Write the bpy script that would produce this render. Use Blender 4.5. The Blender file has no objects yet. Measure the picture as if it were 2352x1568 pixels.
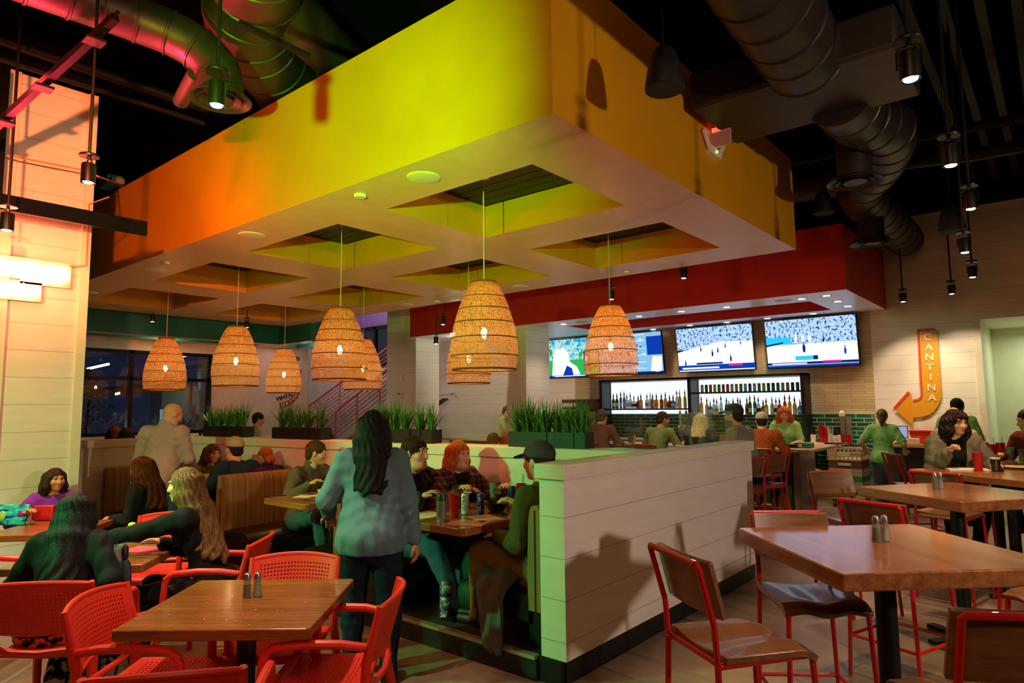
import bpy, math, random
import numpy as np
from mathutils import Vector, Matrix
from math import sin, cos, pi, radians, atan2, sqrt
random.seed(7); RNG = np.random.RandomState(5)
SC = bpy.context.scene; COL = SC.collection
V = lambda *a: Vector(a if len(a) > 1 else a[0])

# ------------------------------------------------------------------ camera
F_PX, YAW, PITCH, ROLL, EYE = 1512.05, radians(39.8297), radians(5.5766), radians(-0.5519), 1.7
fwd = V(-sin(YAW)*cos(PITCH), cos(YAW)*cos(PITCH), sin(PITCH))
_r = V(cos(YAW), sin(YAW), 0); _u = _r.cross(fwd)
CR = _r*cos(ROLL) + _u*sin(ROLL); CU = -_r*sin(ROLL) + _u*cos(ROLL)
cd = bpy.data.cameras.new('camera'); cam = bpy.data.objects.new('camera', cd); COL.objects.link(cam)
cd.sensor_width = 36; cd.lens = 36*F_PX/2352; cd.clip_start = .05; cd.clip_end = 200
cam.matrix_world = Matrix(((CR.x, CU.x, -fwd.x, 0), (CR.y, CU.y, -fwd.y, 0), (CR.z, CU.z, -fwd.z, EYE), (0, 0, 0, 1)))
SC.camera = cam
# survey helpers: sight line of a photo pixel met with a known level / wall
def _ray(x, y): return CR*((x-1176)/F_PX) - CU*((y-784)/F_PX) + fwd
def OZ(x, y, z): d = _ray(x, y); return V(0, 0, EYE) + d*((z-EYE)/d.z)
def OX(x, y, X): d = _ray(x, y); return V(0, 0, EYE) + d*(X/d.x)
def OY(x, y, Y): d = _ray(x, y); return V(0, 0, EYE) + d*(Y/d.y)
def OD(x, y, D): return V(0, 0, EYE) + _ray(x, y)*D

# ------------------------------------------------------------------ materials
def hexc(h):
    if not isinstance(h, str): return tuple(h)
    c = [int(h[i:i+2], 16)/255 for i in (0, 2, 4)]
    return tuple((x/12.92 if x <= .04045 else ((x+.055)/1.055)**2.4) for x in c)
_mats = {}
class N:
    def __init__(s, name):
        s.m = bpy.data.materials.new(name); s.m.use_nodes = True; s.t = s.m.node_tree; s.t.nodes.clear()
        s.out = s.t.nodes.new('ShaderNodeOutputMaterial')
    def n(s, ty, **k):
        x = s.t.nodes.new('ShaderNode'+ty)
        for a, b in k.items():
            if a.startswith('i_'):
                key = a[2:]; key = int(key) if key.isdigit() else key.replace('_', ' ')
                if hasattr(b, 'links') or isinstance(b, bpy.types.NodeSocket): s.t.links.new(b, x.inputs[key])
                else: x.inputs[key].default_value = b
            else: setattr(x, a, b)
        return x
    def l(s, a, b): s.t.links.new(a, b)
    def co(s): return s.n('TexCoord').outputs['Object']
    def sep(s, c): return s.n('SeparateXYZ', i_0=c).outputs
    def com(s, x, y, z): return s.n('CombineXYZ', i_0=x, i_1=y, i_2=z).outputs[0]
    def ma(s, op, a, b=0.0, c=0.0): return s.n('Math', operation=op, i_0=a, i_1=b, i_2=c).outputs[0]
    def map(s, c, sc): return s.n('Mapping', i_Vector=c, i_Scale=sc).outputs[0]
    def noise(s, c, sc, det=3, rough=.55): return s.n('TexNoise', i_Vector=c, i_Scale=sc, i_Detail=det, i_Roughness=rough).outputs['Fac']
    def ramp(s, f, stops, mode='LINEAR'):
        r = s.n('ValToRGB', i_Fac=f); r.color_ramp.interpolation = mode; e = r.color_ramp.elements
        while len(e) < len(stops): e.new(.5)
        for i, (p, c) in enumerate(stops): e[i].position = p; e[i].color = (*hexc(c), 1)
        return r.outputs[0]
    def mix(s, f, a, b):
        x = s.n('Mix', data_type='RGBA')
        for sock, v in ((x.inputs[0], f), (x.inputs[6], a), (x.inputs[7], b)):
            if isinstance(v, bpy.types.NodeSocket): s.l(v, sock)
            else: sock.default_value = v if sock is x.inputs[0] else (*hexc(v), 1)
        return x.outputs[2]
    def pbsdf(s, col, rough=.5, metal=0, spec=.5, bump=None, bs=.2, bd=.01, **k):
        b = s.n('BsdfPrincipled')
        for key, v in (('Base Color', col), ('Roughness', rough), ('Metallic', metal), ('Specular IOR Level', spec)):
            if isinstance(v, bpy.types.NodeSocket): s.l(v, b.inputs[key])
            else: b.inputs[key].default_value = (*hexc(v), 1) if key == 'Base Color' else v
        for kk, v in k.items(): b.inputs[kk.replace('_', ' ')].default_value = v
        if bump is not None:
            s.l(s.n('Bump', i_Height=bump, i_Strength=bs, i_Distance=bd).outputs[0], b.inputs['Normal'])
        return b.outputs[0]
    def end(s, sh): s.l(sh, s.out.inputs[0]); return s.m

def mat(name, col, rough=.5, metal=0, spec=.5, var=.08, vs=6, bump=0, bscale=60, **k):
    """plain paint / plastic / cloth: base colour with slight mottling and fine bump"""
    if name in _mats: return _mats[name]
    n = N(name); c = n.co(); f = n.noise(c, vs, 3)
    base = hexc(col); lo = tuple(max(0, x*(1-var*2)) for x in base); hi = tuple(min(1, x*(1+var*2)) for x in base)
    colr = n.ramp(f, [(.3, lo), (.7, hi)])
    b = n.noise(c, bscale, 2) if bump else None
    _mats[name] = n.end(n.pbsdf(colr, rough, metal, spec, b, bump, .004, **k)); return _mats[name]
def emit(name, col, st):
    if name in _mats: return _mats[name]
    n = N(name); _mats[name] = n.end(n.n('Emission', i_Color=(*hexc(col), 1), i_Strength=st).outputs[0]); return _mats[name]
def wood(name, a, b, rough=.35, axis=0, sc=1.0, coat=.0):
    if name in _mats: return _mats[name]
    n = N(name); s = [9*sc]*3; s[axis] = .7*sc; c = n.map(n.co(), tuple(s))
    f = n.noise(c, 3.0, 5, .6); f2 = n.noise(n.map(n.co(), tuple(x*6 for x in s)), 4, 2)
    f3 = n.ma('ADD', n.ma('MULTIPLY', f, .75), n.ma('MULTIPLY', f2, .25))
    colr = n.ramp(f3, [(.32, a), (.68, b)])
    _mats[name] = n.end(n.pbsdf(colr, rough, 0, .5, f2, .06, .002, Coat_Weight=coat, Coat_Roughness=.12)); return _mats[name]
def shiplap(name, col, pitch=.25, rough=.5, dark=.55):
    n = N(name); c = n.co(); z = n.sep(c)[2]
    fr = n.ma('FRACT', n.ma('MULTIPLY', z, 1/pitch)); g = n.ma('LESS_THAN', fr, .022)
    f = n.noise(n.map(c, (1, 1, 6)), 2.5, 3); base = hexc(col)
    cc = n.ramp(f, [(.3, tuple(x*.94 for x in base)), (.7, tuple(min(1, x*1.03) for x in base))])
    cc = n.mix(g, cc, tuple(x*dark for x in base))
    return n.end(n.pbsdf(cc, rough, 0, .4, n.ma('SUBTRACT', 1.0, g), .6, .006))
def fabric_stripe(name, axis):
    n = N(name); o = n.sep(n.co()); x = o[axis]
    s = n.noise(n.com(n.ma('MULTIPLY', x, 26.0), 0.0, 0.0), 1.6, 2, .7)
    s2 = n.noise(n.map(n.co(), (160, 160, 20)), 1.0, 2)
    c = n.ramp(s, [(.30, '5a3a22'), (.38, '9c7a44'), (.44, '6f5a2c'), (.5, 'a88a58'), (.54, '7a4426'), (.58, '8f8650'), (.64, 'b09a6a'), (.7, '6b4a2a')])
    c = n.mix(n.ma('MULTIPLY', s2, .35), c, '4a3a22')
    return n.end(n.pbsdf(c, .85, 0, .2, s2, .4, .003))
def glass(name, tint='e6f2ee', refl=.10, rough=.02):
    if name in _mats: return _mats[name]
    n = N(name); t = n.n('BsdfTransparent', i_Color=(*hexc(tint), 1)); g = n.n('BsdfGlossy', i_Roughness=rough)
    fr = n.ma('POWER', n.n('LayerWeight', i_Blend=.5).outputs['Facing'], 4.0)
    mx = n.n('MixShader', i_0=n.ma('ADD', n.ma('MULTIPLY', fr, .45), .03+refl*.2)); n.l(t.outputs[0], mx.inputs[1]); n.l(g.outputs[0], mx.inputs[2])
    _mats[name] = n.end(mx.outputs[0]); return _mats[name]

# ------------------------------------------------------------------ mesh builder
class MB:
    def __init__(s): s.v = []; s.f = []; s.mi = []; s.m = 0; s.M = None
    def add(s, vs, fs):
        o = len(s.v)
        s.v += [tuple(s.M @ V(p)) if s.M is not None else tuple(p) for p in vs]
        s.f += [tuple(i+o for i in f) for f in fs]; s.mi += [s.m]*len(fs); return s
    def box(s, x0, y0, z0, x1, y1, z1):
        return s.add([(x0,y0,z0),(x1,y0,z0),(x1,y1,z0),(x0,y1,z0),(x0,y0,z1),(x1,y0,z1),(x1,y1,z1),(x0,y1,z1)],
                     [(3,2,1,0),(4,5,6,7),(0,1,5,4),(1,2,6,5),(2,3,7,6),(3,0,4,7)])
    def bar(s, a, b, w, h, up=(0,0,1)):
        a, b = V(a), V(b); d = (b-a).normalized(); u = V(up)
        if abs(d.dot(u)) > .99: u = V(1,0,0)
        r = d.cross(u).normalized()*(w/2); q = r.normalized().cross(d)*(h/2)
        vs = [p+i*r+j*q for p in (a, b) for i, j in ((-1,-1),(1,-1),(1,1),(-1,1))]
        return s.add(vs, [(0,1,2,3)[::-1],(4,5,6,7),(0,1,5,4),(1,2,6,5),(2,3,7,6),(3,0,4,7)])
    def rings(s, rs, cap=True, close=False):
        n = len(rs[0]); vs = [p for r in rs for p in r]; fs = []
        m = len(rs)
        for i in range(m if close else m-1):
            a, b = i*n, ((i+1) % m)*n
            for j in range(n): k = (j+1) % n; fs.append((a+j, a+k, b+k, b+j))
        if cap and not close: fs += [tuple(range(n))[::-1], tuple(range((m-1)*n, m*n))]
        return s.add(vs, fs)
    def tube(s, path, r, n=8, cap=True, close=False):
        path = [V(p) for p in path]; rr = r if isinstance(r, (list, tuple)) else [r]*len(path); rs = []; pu = None
        for i, p in enumerate(path):
            if close: d = path[(i+1) % len(path)]-path[i-1]
            else: d = path[min(i+1, len(path)-1)]-path[max(i-1, 0)]
            d.normalize()
            if pu is None: pu = V(0,0,1) if abs(d.z) < .9 else V(1,0,0)
            x = d.cross(pu).normalized(); pu = x.cross(d).normalized()
            rs.append([p+x*(rr[i]*cos(2*pi*j/n))+pu*(rr[i]*sin(2*pi*j/n)) for j in range(n)])
        return s.rings(rs, cap, close)
    def cyl(s, a, b, r, r2=None, n=16): return s.tube([a, b], [r, r if r2 is None else r2], n)
    def lathe(s, prof, at=(0,0,0), n=24, cap=True):
        return s.rings([[(at[0]+r*cos(2*pi*j/n), at[1]+r*sin(2*pi*j/n), at[2]+z) for j in range(n)] for r, z in prof], cap)
    def ball(s, c, r, n=12, m=8):
        r = (r, r, r) if not isinstance(r, (tuple, list)) else r
        return s.rings([[(c[0]+r[0]*sin(pi*i/m)*cos(2*pi*j/n), c[1]+r[1]*sin(pi*i/m)*sin(2*pi*j/n), c[2]-r[2]*cos(pi*i/m)) for j in range(n)]
                        for i in ([.02]+list(range(1, m))+[m-.02])], True)
    def prism(s, poly, f, t):
        """2-D outline, f(x,y)->3-D point, t = thickness vector"""
        n = len(poly); a = [V(f(*p)) for p in poly]; b = [p+V(t) for p in a]
        return s.add(a+b, [tuple(range(n))[::-1], tuple(range(n, 2*n))]+[(i, (i+1) % n, n+(i+1) % n, n+i) for i in range(n)])
    def grid(s, S, nu, nv, t, hole=None, hs=.5):
        """slab over surface S(u,v) of thickness t along its normal; cells for which hole(i,j) is true are pierced"""
        def P(u, v):
            p = V(S(u, v)); e = 1e-3
            nn = (V(S(u+e, v))-p).cross(V(S(u, v+e))-p).normalized(); return p+nn*(t/2), p-nn*(t/2)
        A = [[P(i/nu, j/nv) for j in range(nv+1)] for i in range(nu+1)]
        vs = []; fs = []
        idx = {}
        for i in range(nu+1):
            for j in range(nv+1):
                idx[i, j] = len(vs); vs += [A[i][j][0], A[i][j][1]]
        for i in range(nu):
            for j in range(nv):
                q = [idx[i, j], idx[i+1, j], idx[i+1, j+1], idx[i, j+1]]
                if hole and hole(i, j):
                    o = len(vs)
                    for du, dv in ((-hs, 0), (0, -hs), (hs, 0), (0, hs)):
                        a, b = P((i+.5+du*.95)/nu, (j+.5+dv*.95)/nv); vs += [a, b]
                    # corner k joins diamond points
                    dm = [o, o+2, o+4, o+6]  # left, bottom, right, top
                    for c, (d0, d1) in enumerate(((0, 1), (1, 2), (2, 3), (3, 0))):
                        fs.append((q[c], dm[d1], dm[d0])); fs.append((q[c]+1, dm[d0]+1, dm[d1]+1))
                    for c, d in ((0, 1), (1, 2), (2, 3), (3, 0)):
                        fs.append((q[c], q[d], dm[d])); fs.append((q[d]+1, q[c]+1, dm[d]+1))
                    for c in range(4): fs.append((dm[c], dm[(c+1) % 4], dm[(c+1) % 4]+1, dm[c]+1))
                else:
                    fs.append(tuple(q)); fs.append(tuple(k+1 for k in q[::-1]))
        E = [(i, 0) for i in range(nu)]+[(nu, j) for j in range(nv)]+[(i, nv) for i in range(nu, 0, -1)]+[(0, j) for j in range(nv, 0, -1)]
        for a, b in zip(E, E[1:]+E[:1]): fs.append((idx[b], idx[a], idx[a]+1, idx[b]+1))
        return s.add(vs, fs)
    def out(s, name, mats, parent=None, smooth=35, bevel=0, seg=2, solid=0, **tags):
        me = bpy.data.meshes.new(name); me.from_pydata(s.v, [], s.f); me.validate()
        for m in (mats if isinstance(mats, (list, tuple)) else [mats]): me.materials.append(m)
        if len(me.polygons) == len(s.mi): me.polygons.foreach_set('material_index', s.mi)
        if smooth:
            me.polygons.foreach_set('use_smooth', [True]*len(me.polygons)); me.set_sharp_from_angle(angle=radians(smooth))
        o = bpy.data.objects.new(name, me); COL.objects.link(o)
        if parent is not None: o.parent = parent
        if bevel:
            b = o.modifiers.new('bevel', 'BEVEL'); b.width = bevel; b.segments = seg; b.limit_method = 'ANGLE'; b.angle_limit = radians(40)
        return tag(o, **tags)
def tag(o, label=None, cat=None, group=None, kind=None):
    for k, v in (('label', label), ('category', cat), ('group', group), ('kind', kind)):
        if v: o[k] = v
    return o
def thing(name, label, cat, loc=(0,0,0), rz=0, group=None):
    o = bpy.data.objects.new(name, None); COL.objects.link(o); o.location = loc; o.rotation_euler = (0, 0, rz); o.empty_display_size = .1
    return tag(o, label, cat, group)
def dup(src, loc=None, rz=None, label=None, group=None, parent=None, sc=None):
    c = src.copy(); COL.objects.link(c)
    if parent is not None: c.parent = parent
    if loc is not None: c.location = loc
    if rz is not None: c.rotation_euler = (0, 0, rz)
    if sc is not None: c.scale = (sc, sc, sc) if not isinstance(sc, tuple) else sc
    if label: c['label'] = label
    if group: c['group'] = group
    for ch in src.children: dup(ch, parent=c)
    return c
def STR(mb, name, m, **k): return mb.out(name, m, kind='structure', **k)
def light(name, kind, loc, energy, col, to=None, size=60, blend=.4, rad=.05, parent=None):
    d = bpy.data.lights.new(name, kind); d.energy = energy; d.color = hexc(col) if isinstance(col, str) else col
    if kind == 'SPOT': d.spot_size = radians(size); d.spot_blend = blend; d.shadow_soft_size = rad
    elif kind == 'POINT': d.shadow_soft_size = rad
    elif kind == 'AREA': d.size = rad
    o = bpy.data.objects.new(name, d); COL.objects.link(o); o.location = loc
    if to is not None: o.rotation_euler = (V(to)-V(loc)).to_track_quat('-Z', 'Y').to_euler()
    if parent is not None: o.parent = parent; o.matrix_parent_inverse = parent.matrix_world.inverted()
    return o
def Rz(a): return Matrix.Rotation(a, 4, 'Z')
def text_mesh(body, size, depth, name, m, M, parent=None, **tags):
    """lettering as a solid mesh; M places it (text lies in local XY, faces +Z)"""
    cu = bpy.data.curves.new(name, 'FONT'); cu.body = body; cu.size = size; cu.extrude = depth; cu.offset = size*.018; cu.align_x = 'CENTER'; cu.align_y = 'CENTER'
    t = bpy.data.objects.new(name, cu); COL.objects.link(t); bpy.context.view_layer.update()
    me = bpy.data.meshes.new_from_object(t.evaluated_get(bpy.context.evaluated_depsgraph_get()))
    bpy.data.objects.remove(t); me.transform(M); me.materials.clear(); me.materials.append(m)
    o = bpy.data.objects.new(name, me); COL.objects.link(o)
    if parent is not None: o.parent = parent
    return tag(o, **tags)
# ================================================================== the room
WHITE = shiplap('white_shiplap', 'e4dfd8', .25)
CREAM = mat('cream_paint', 'e2dccb', .5, var=.02)
BLACKP = mat('black_paint', '08080a', .8, spec=.1, var=.1)
DECK = mat('black_deck', '040405', .9, spec=.05, var=.2)
BASE = mat('black_base', '0e0f10', .45, var=.15, vs=3)
YEL = mat('yellow_paint', 'd99a00', .55, var=.03, vs=2)
RED = mat('red_paint', 'c82216', .5, var=.03, vs=2)
TEAL = mat('teal_paint', '00664f', .5, var=.03, vs=2)
SOFW = mat('soffit_white', 'f0c488', .38, var=.02)
def floor_mat():
    n = N('polished_concrete'); c = n.co(); f = n.noise(c, .9, 5, .6); f2 = n.noise(c, 14, 4)
    col = n.ramp(n.ma('ADD', n.ma('MULTIPLY', f, .7), n.ma('MULTIPLY', f2, .3)), [(.3, '5b4a3a'), (.5, '85705a'), (.72, 'a08a70')])
    return n.end(n.pbsdf(col, n.ramp(f2, [(.3, (.28,)*3), (.7, (.45,)*3)]), 0, .5))
FLOOR = floor_mat()
b = MB(); b.box(-22, -3, -.1, 5, 18, 0); STR(b, 'floor', FLOOR, smooth=0)
b = MB(); b.box(-22, -3, 5.6, 5, 18, 5.7); STR(b, 'ceiling', DECK, smooth=0)
# back wall with the passage opening at the right
b = MB(); b.box(-2.55, 13, 0, -.96, 13.25, 4.9); b.box(-.96, 13, 3.02, 1.2, 13.25, 4.9); b.box(1.2, 13, 0, 5, 13.25, 4.9)
STR(b, 'wall_back', WHITE, smooth=0)
b = MB(); b.box(-14.5, 13, 0, -8.9, 13.25, 4.9); STR(b, 'wall_host', WHITE, smooth=0)
b = MB(); b.box(-20, 13.0, 4.9, 5, 13.3, 5.6); STR(b, 'wall_upper', BLACKP, smooth=0)
b = MB(); b.box(-.96, 15.0, 0, 1.2, 15.1, 3.1); b.box(-1.05, 13.25, 0, -.96, 15, 3.1); b.box(1.2, 13.25, 0, 1.3, 15, 3.1); STR(b, 'wall_passage', mat('passage_paint', 'd9d6bd', .6, var=.02), smooth=0)
b = MB(); b.box(-1.05, 13.25, 3.02, 1.3, 15.1, 3.12); STR(b, 'ceiling_passage', CREAM, smooth=0)
b = MB(); b.box(-1.06, 12.98, 0, -.96, 13.0, 3.1); b.box(-.96, 12.98, 3.02, 1.2, 13, 3.1); STR(b, 'trim_1', CREAM, smooth=0)
b = MB(); b.box(4.9, -3, 0, 5, 13, 5.6); STR(b, 'wall_right', mat('far_side_paint', '8d8071', .7), smooth=0)
b = MB(); b.box(-22, -3.1, 0, 5, -3, 5.6); STR(b, 'wall_front', mat('front_paint', '5a5148', .8), smooth=0)
# beige stone tile behind the bar, green glazed tile below
def barwall():
    n = N('split_tile'); o = n.sep(n.co()); c = n.com(o[0], o[2], 0.0)
    br = n.n('TexBrick', i_Vector=c, i_Scale=1.0, i_Mortar_Size=.004, i_Brick_Width=.45, i_Row_Height=.05)
    br.inputs['Color1'].default_value = (*hexc('c9b590'), 1); br.inputs['Color2'].default_value = (*hexc('b7a27c'), 1); br.inputs['Mortar'].default_value = (*hexc('8d7a5a'), 1)
    return n.end(n.pbsdf(br.outputs['Color'], .4, 0, .5, br.outputs['Fac'], .4, .01))
def greentile():
    n = N('green_tile'); o = n.sep(n.co()); c = n.com(o[0], o[2], 0.0)
    br = n.n('TexBrick', i_Vector=c, i_Scale=1.0, i_Mortar_Size=.006, i_Brick_Width=.26, i_Row_Height=.075)
    br.inputs['Color1'].default_value = (*hexc('1f6a55'), 1); br.inputs['Color2'].default_value = (*hexc('0f4a3a'), 1); br.inputs['Mortar'].default_value = (*hexc('b9cdbf'), 1)
    return n.end(n.pbsdf(br.outputs['Color'], .15, 0, .6, br.outputs['Fac'], .3, .006))
b = MB(); b.box(-8.9, 13.0, 0, -2.55, 13.25, 4.9); STR(b, 'wall_bar', barwall(), smooth=0)
b = MB(); b.box(-8.9, 12.94, .5, -2.58, 12.998, 1.5); STR(b, 'wall_tile', greentile(), smooth=0)
# left wall block carrying the neon sign
b = MB(); b.box(-9.6, -2.9, 0, -7.3, 2.2, 4.85); STR(b, 'wall_left', WHITE, smooth=0)
b = MB(); b.box(-7.3, 1.42, 0, -7.27, 1.60, 4.85); b.box(-7.3, 2.16, 0, -7.275, 2.24, 4.85); STR(b, 'trim_2', CREAM, smooth=0)
b = MB(); b.box(-9.6, -2.9, 4.85, -7.3, 2.2, 5.6); STR(b, 'wall_left_upper', BLACKP, smooth=0)
b = MB(); b.box(-7.3, -2.9, 0, -7.26, 2.2, .14); STR(b, 'baseboard_left', BASE, smooth=0)
# window wall
WX = -15.3
b = MB(); b.box(WX-.2, -2, 0, WX, 2.0, 5.6); b.box(WX-.2, 2.0, 0, WX, 7.32, 1.15); b.box(WX-.2, 2.0, 2.97, WX, 7.32, 5.6); b.box(WX-.2, 7.32, 0, WX, 9.9, 5.6); b.box(-21, 9.7, 0, WX-.2, 9.9, 5.6); b.box(-21.2, 9.7, 0, -21, 13.2, 5.6)
STR(b, 'wall_window', mat('warm_wall', 'cfc7b2', .6, var=.03), smooth=0)
b = MB()
for y0, y1, z0, z1 in ((2, 7.32, 2.9, 2.97), (2, 7.32, 1.15, 1.22), (2, 7.32, 2.32, 2.39)): b.box(WX-.1, y0, z0, WX+.04, y1, z1)
for y in (2.0, 3.9, 5.55, 7.24): b.box(WX-.1, y, 1.15, WX+.04, y+.08, 2.97)
w = STR(b, 'window_1', mat('black_metal', '0b0b0d', .35, .6), smooth=0)
b = MB(); b.box(WX-.03, 2, 1.2, WX-.02, 7.3, 2.95); b.out('glazing', glass('window_glass', 'c8d4dc', .25), w)
b = MB(); b.box(WX, 2, 1.05, WX+.12, 7.4, 1.15); STR(b, 'trim_3', CREAM, smooth=0)
# night outside
b = MB(); b.box(-40, -20, -.3, WX-.25, 30, -.2); STR(b, 'ground_outside', mat('asphalt', '16171b', .7), smooth=0)
# canopy with eight coffers
HX = [(-13.03, -11.12), (-10.25, -8.40), (-7.53, -5.67), (-4.90, -3.10)]; HY = [(3.99, 5.43), (6.2, 7.72)]
X0, X1, Y0, Y1, ZB, ZT = -13.9, -2.43, 3.35, 8.45, 3.6, 4.75
b = MB(); xs = [X0+.12]+[v for h in HX for v in h]+[X1-.12]; ys = [Y0+.12]+[v for h in HY for v in h]+[Y1-.12]
for i in range(len(xs)-1):
    for j in range(len(ys)-1):
        if i % 2 and j % 2: continue
        x0, x1, y0, y1 = xs[i], xs[i+1], ys[j], ys[j+1]; o = b
        vs = [(x0,y0,ZB),(x1,y0,ZB),(x1,y1,ZB),(x0,y1,ZB)]
        b.m = 0; b.add(vs, [(3,2,1,0)]); b.m = 1
        hi = [(x, y, ZB+.36) for x, y, _ in vs]
        b.add(vs+hi, [(4,5,6,7), (0,1,5,4), (1,2,6,5), (2,3,7,6), (3,0,4,7)])
b.m = 1
for x0, y0, x1, y1 in ((X0, Y0, X1, Y0+.12), (X0, Y1-.12, X1, Y1), (X0, Y0+.12, X0+.12, Y1-.12), (X1-.12, Y0+.12, X1, Y1-.12)):
    vs = [(x0,y0,ZB),(x1,y0,ZB),(x1,y1,ZB),(x0,y1,ZB)]; b.m = 0; b.add(vs, [(3,2,1,0)]); b.m = 1
    hi = [(x, y, ZT) for x, y, _ in vs]; b.add(vs+hi, [(4,5,6,7), (0,1,5,4), (1,2,6,5), (2,3,7,6), (3,0,4,7)])
STR(b, 'ceiling_canopy', [SOFW, YEL], smooth=0)
b = MB()
for hx in HX:
    for hy in HY:
        y = hy[0]-.05
        while y < hy[1]: b.box(hx[0]-.05, y, ZB+.365, hx[1]+.05, min(y+.15, hy[1]+.05), ZB+.39); y += .165
b.box(X0+.15, Y0+.15, ZB+.42, X1-.15, Y1-.15, ZB+.44)
STR(b, 'ceiling_slats', mat('black_slat', '1b1713', .5), smooth=0)
# red soffit over the bar
def recess(name, x0, y0, z0, x1, y1, z1, rx0, ry0, rx1, ry1, dz, mm):
    b = MB(); xs = (x0, rx0, rx1, x1); ys = (y0, ry0, ry1, y1)
    for i in range(3):
        for j in range(3):
            if i == 1 and j == 1:
                b.m = 0; b.add([(rx0,ry0,z0+dz),(rx1,ry0,z0+dz),(rx1,ry1,z0+dz),(rx0,ry1,z0+dz)], [(3,2,1,0)]); continue
            b.m = 0; b.add([(xs[i],ys[j],z0),(xs[i+1],ys[j],z0),(xs[i+1],ys[j+1],z0),(xs[i],ys[j+1],z0)], [(3,2,1,0)])
    b.m = 1
    c = [(rx0,ry0),(rx1,ry0),(rx1,ry1),(rx0,ry1)]
    b.add([(x, y, z0) for x, y in c]+[(x, y, z0+dz) for x, y in c], [(0,4,5,1),(1,5,6,2),(2,6,7,3),(3,7,4,0)])
    c = [(x0,y0),(x1,y0),(x1,y1),(x0,y1)]
    b.add([(x, y, z0) for x, y in c]+[(x, y, z1) for x, y in c], [(0,1,5,4),(1,2,6,5),(2,3,7,6),(3,0,4,7),(4,5,6,7)])
    return STR(b, name, mm, smooth=0)
SOFR = mat('bar_soffit_white', 'e9e4ea', .35, var=.01)
recess('ceiling_bar', -11.6, 10.2, 3.31, -2.28, 12.995, 4.28, -7.7, 11.0, -3.0, 12.3, .35, [SOFR, RED])
b = MB(); b.box(-11.6, 10.5, 4.28, -2.35, 12.99, 5.59); STR(b, 'wall_bar_upper', BLACKP, smooth=0)
recess('ceiling_window', -15.29, 1.5, 3.2, -14.2, 8.4, 4.5, -15.0, 1.8, -14.5, 8.1, .3, [SOFW, TEAL])
recess('ceiling_corner', -15.29, 8.4, 3.2, -12.9, 9.6, 4.5, -14.9, 8.7, -13.2, 9.3, .3, [SOFW, TEAL])
# columns
b = MB(); b.box(-12.67, 10.4, 0, -11.62, 11.15, 5.55); STR(b, 'wall_column', WHITE, smooth=0)
b = MB(); b.box(-8.80, 10.36, 0, -8.28, 11.15, 3.31); STR(b, 'wall_pillar', WHITE, smooth=0)
# far stair-hall window and purple band
b = MB(); b.box(-21, 13.0, 0, -14.5, 13.2, 2.95); b.box(-21, 13, 2.95, -17.6, 13.2, 4.9); b.box(-15.5, 13, 2.95, -14.5, 13.2, 4.9); STR(b, 'wall_stair', mat('stair_wall', 'b9b2b4', .6), smooth=0)
b = MB(); b.box(-17.6, 13.0, 4.15, -15.5, 13.2, 4.9); STR(b, 'wall_stair_band', mat('purple_paint', '4a3270', .5), smooth=0)
b = MB()
for x in (-17.6, -16.45, -15.6): b.box(x, 12.96, 2.95, x+.1, 13.06, 4.2)
b.box(-17.6, 12.96, 2.95, -15.5, 13.06, 3.03); b.box(-17.6, 12.96, 4.12, -15.5, 13.06, 4.22)
w2 = STR(b, 'window_2', bpy.data.materials['black_metal'], smooth=0)
b = MB(); b.box(-17.5, 13.0, 3.0, -15.5, 13.01, 4.15); b.out('glazing', glass('window_glass', 'c8d4dc', .25), w2)
# platform and low walls
CARPET = mat('black_carpet', '111210', .95, var=.25, vs=40, bump=.5, bscale=300)
b = MB(); b.box(-9.3, 3.38, 0, -2.46, 6.6, .14); STR(b, 'floor_platform', CARPET, smooth=0)
b = MB(); b.box(-9.3, 3.355, 0, -2.63, 3.379, .125); STR(b, 'baseboard_platform', BASE, smooth=0)
b = MB(); b.box(-9.3, 3.35, .126, -2.64, 3.40, .15); STR(b, 'trim_4', mat('strip_metal', 'b5a58c', .3, .6), smooth=0)
def lowwall(name, cap, base, a, bb, w, z0, zt, caph=.095, over=.025):
    """white boarded half wall from a to bb (plan), w thick to the left of the line"""
    a = V(a[0], a[1], 0); q = V(bb[0], bb[1], 0); d = (q-a).normalized(); nrm = V(-d.y, d.x, 0)
    def slab(m, e0, e1, o0, o1, za, zb):
        p = [a-d*e0+nrm*o0, q+d*e1+nrm*o0, q+d*e1+nrm*o1, a-d*e0+nrm*o1]
        m.add([(v.x, v.y, za) for v in p]+[(v.x, v.y, zb) for v in p], [(3,2,1,0),(4,5,6,7),(0,1,5,4),(1,2,6,5),(2,3,7,6),(3,0,4,7)])
    m = MB(); slab(m, 0, 0, 0, w, z0, zt-caph); STR(m, name, WHITE, smooth=0)
    m = MB(); slab(m, over, over, -over, w+over, zt-caph, zt); m.out(cap, CREAM, kind='structure', bevel=.006)
    if base:
        m = MB(); slab(m, -.02, -.0, .015, w-.015, 0, z0); STR(m, base, BASE, smooth=0)
lowwall('wall_booth_right', 'trim_5', 'baseboard_booth_right', (-2.43, 3.40), (-2.43, 6.62), .19, .145, 1.33)
BW0, BW1 = V(-9.2, 4.17, 0), V(-2.66, 4.70, 0); BD = (BW1-BW0).normalized(); BN = V(-BD.y, BD.x, 0)
lowwall('wall_booth_back', 'trim_6', None, BW0[:2], BW1[:2], .26, .14, 1.33)
lowwall('wall_booth_left', 'trim_7', None, (-9.12, 2.90), (-9.12, 4.2), .17, 0, 1.33)
def bw(x, off=0.0, z=0.0):
    """point on the back half wall, off metres behind its front face"""
    t = (x-BW0.x)/BD.x; p = BW0+BD*t+BN*off; return V(p.x, p.y, z)
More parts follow.
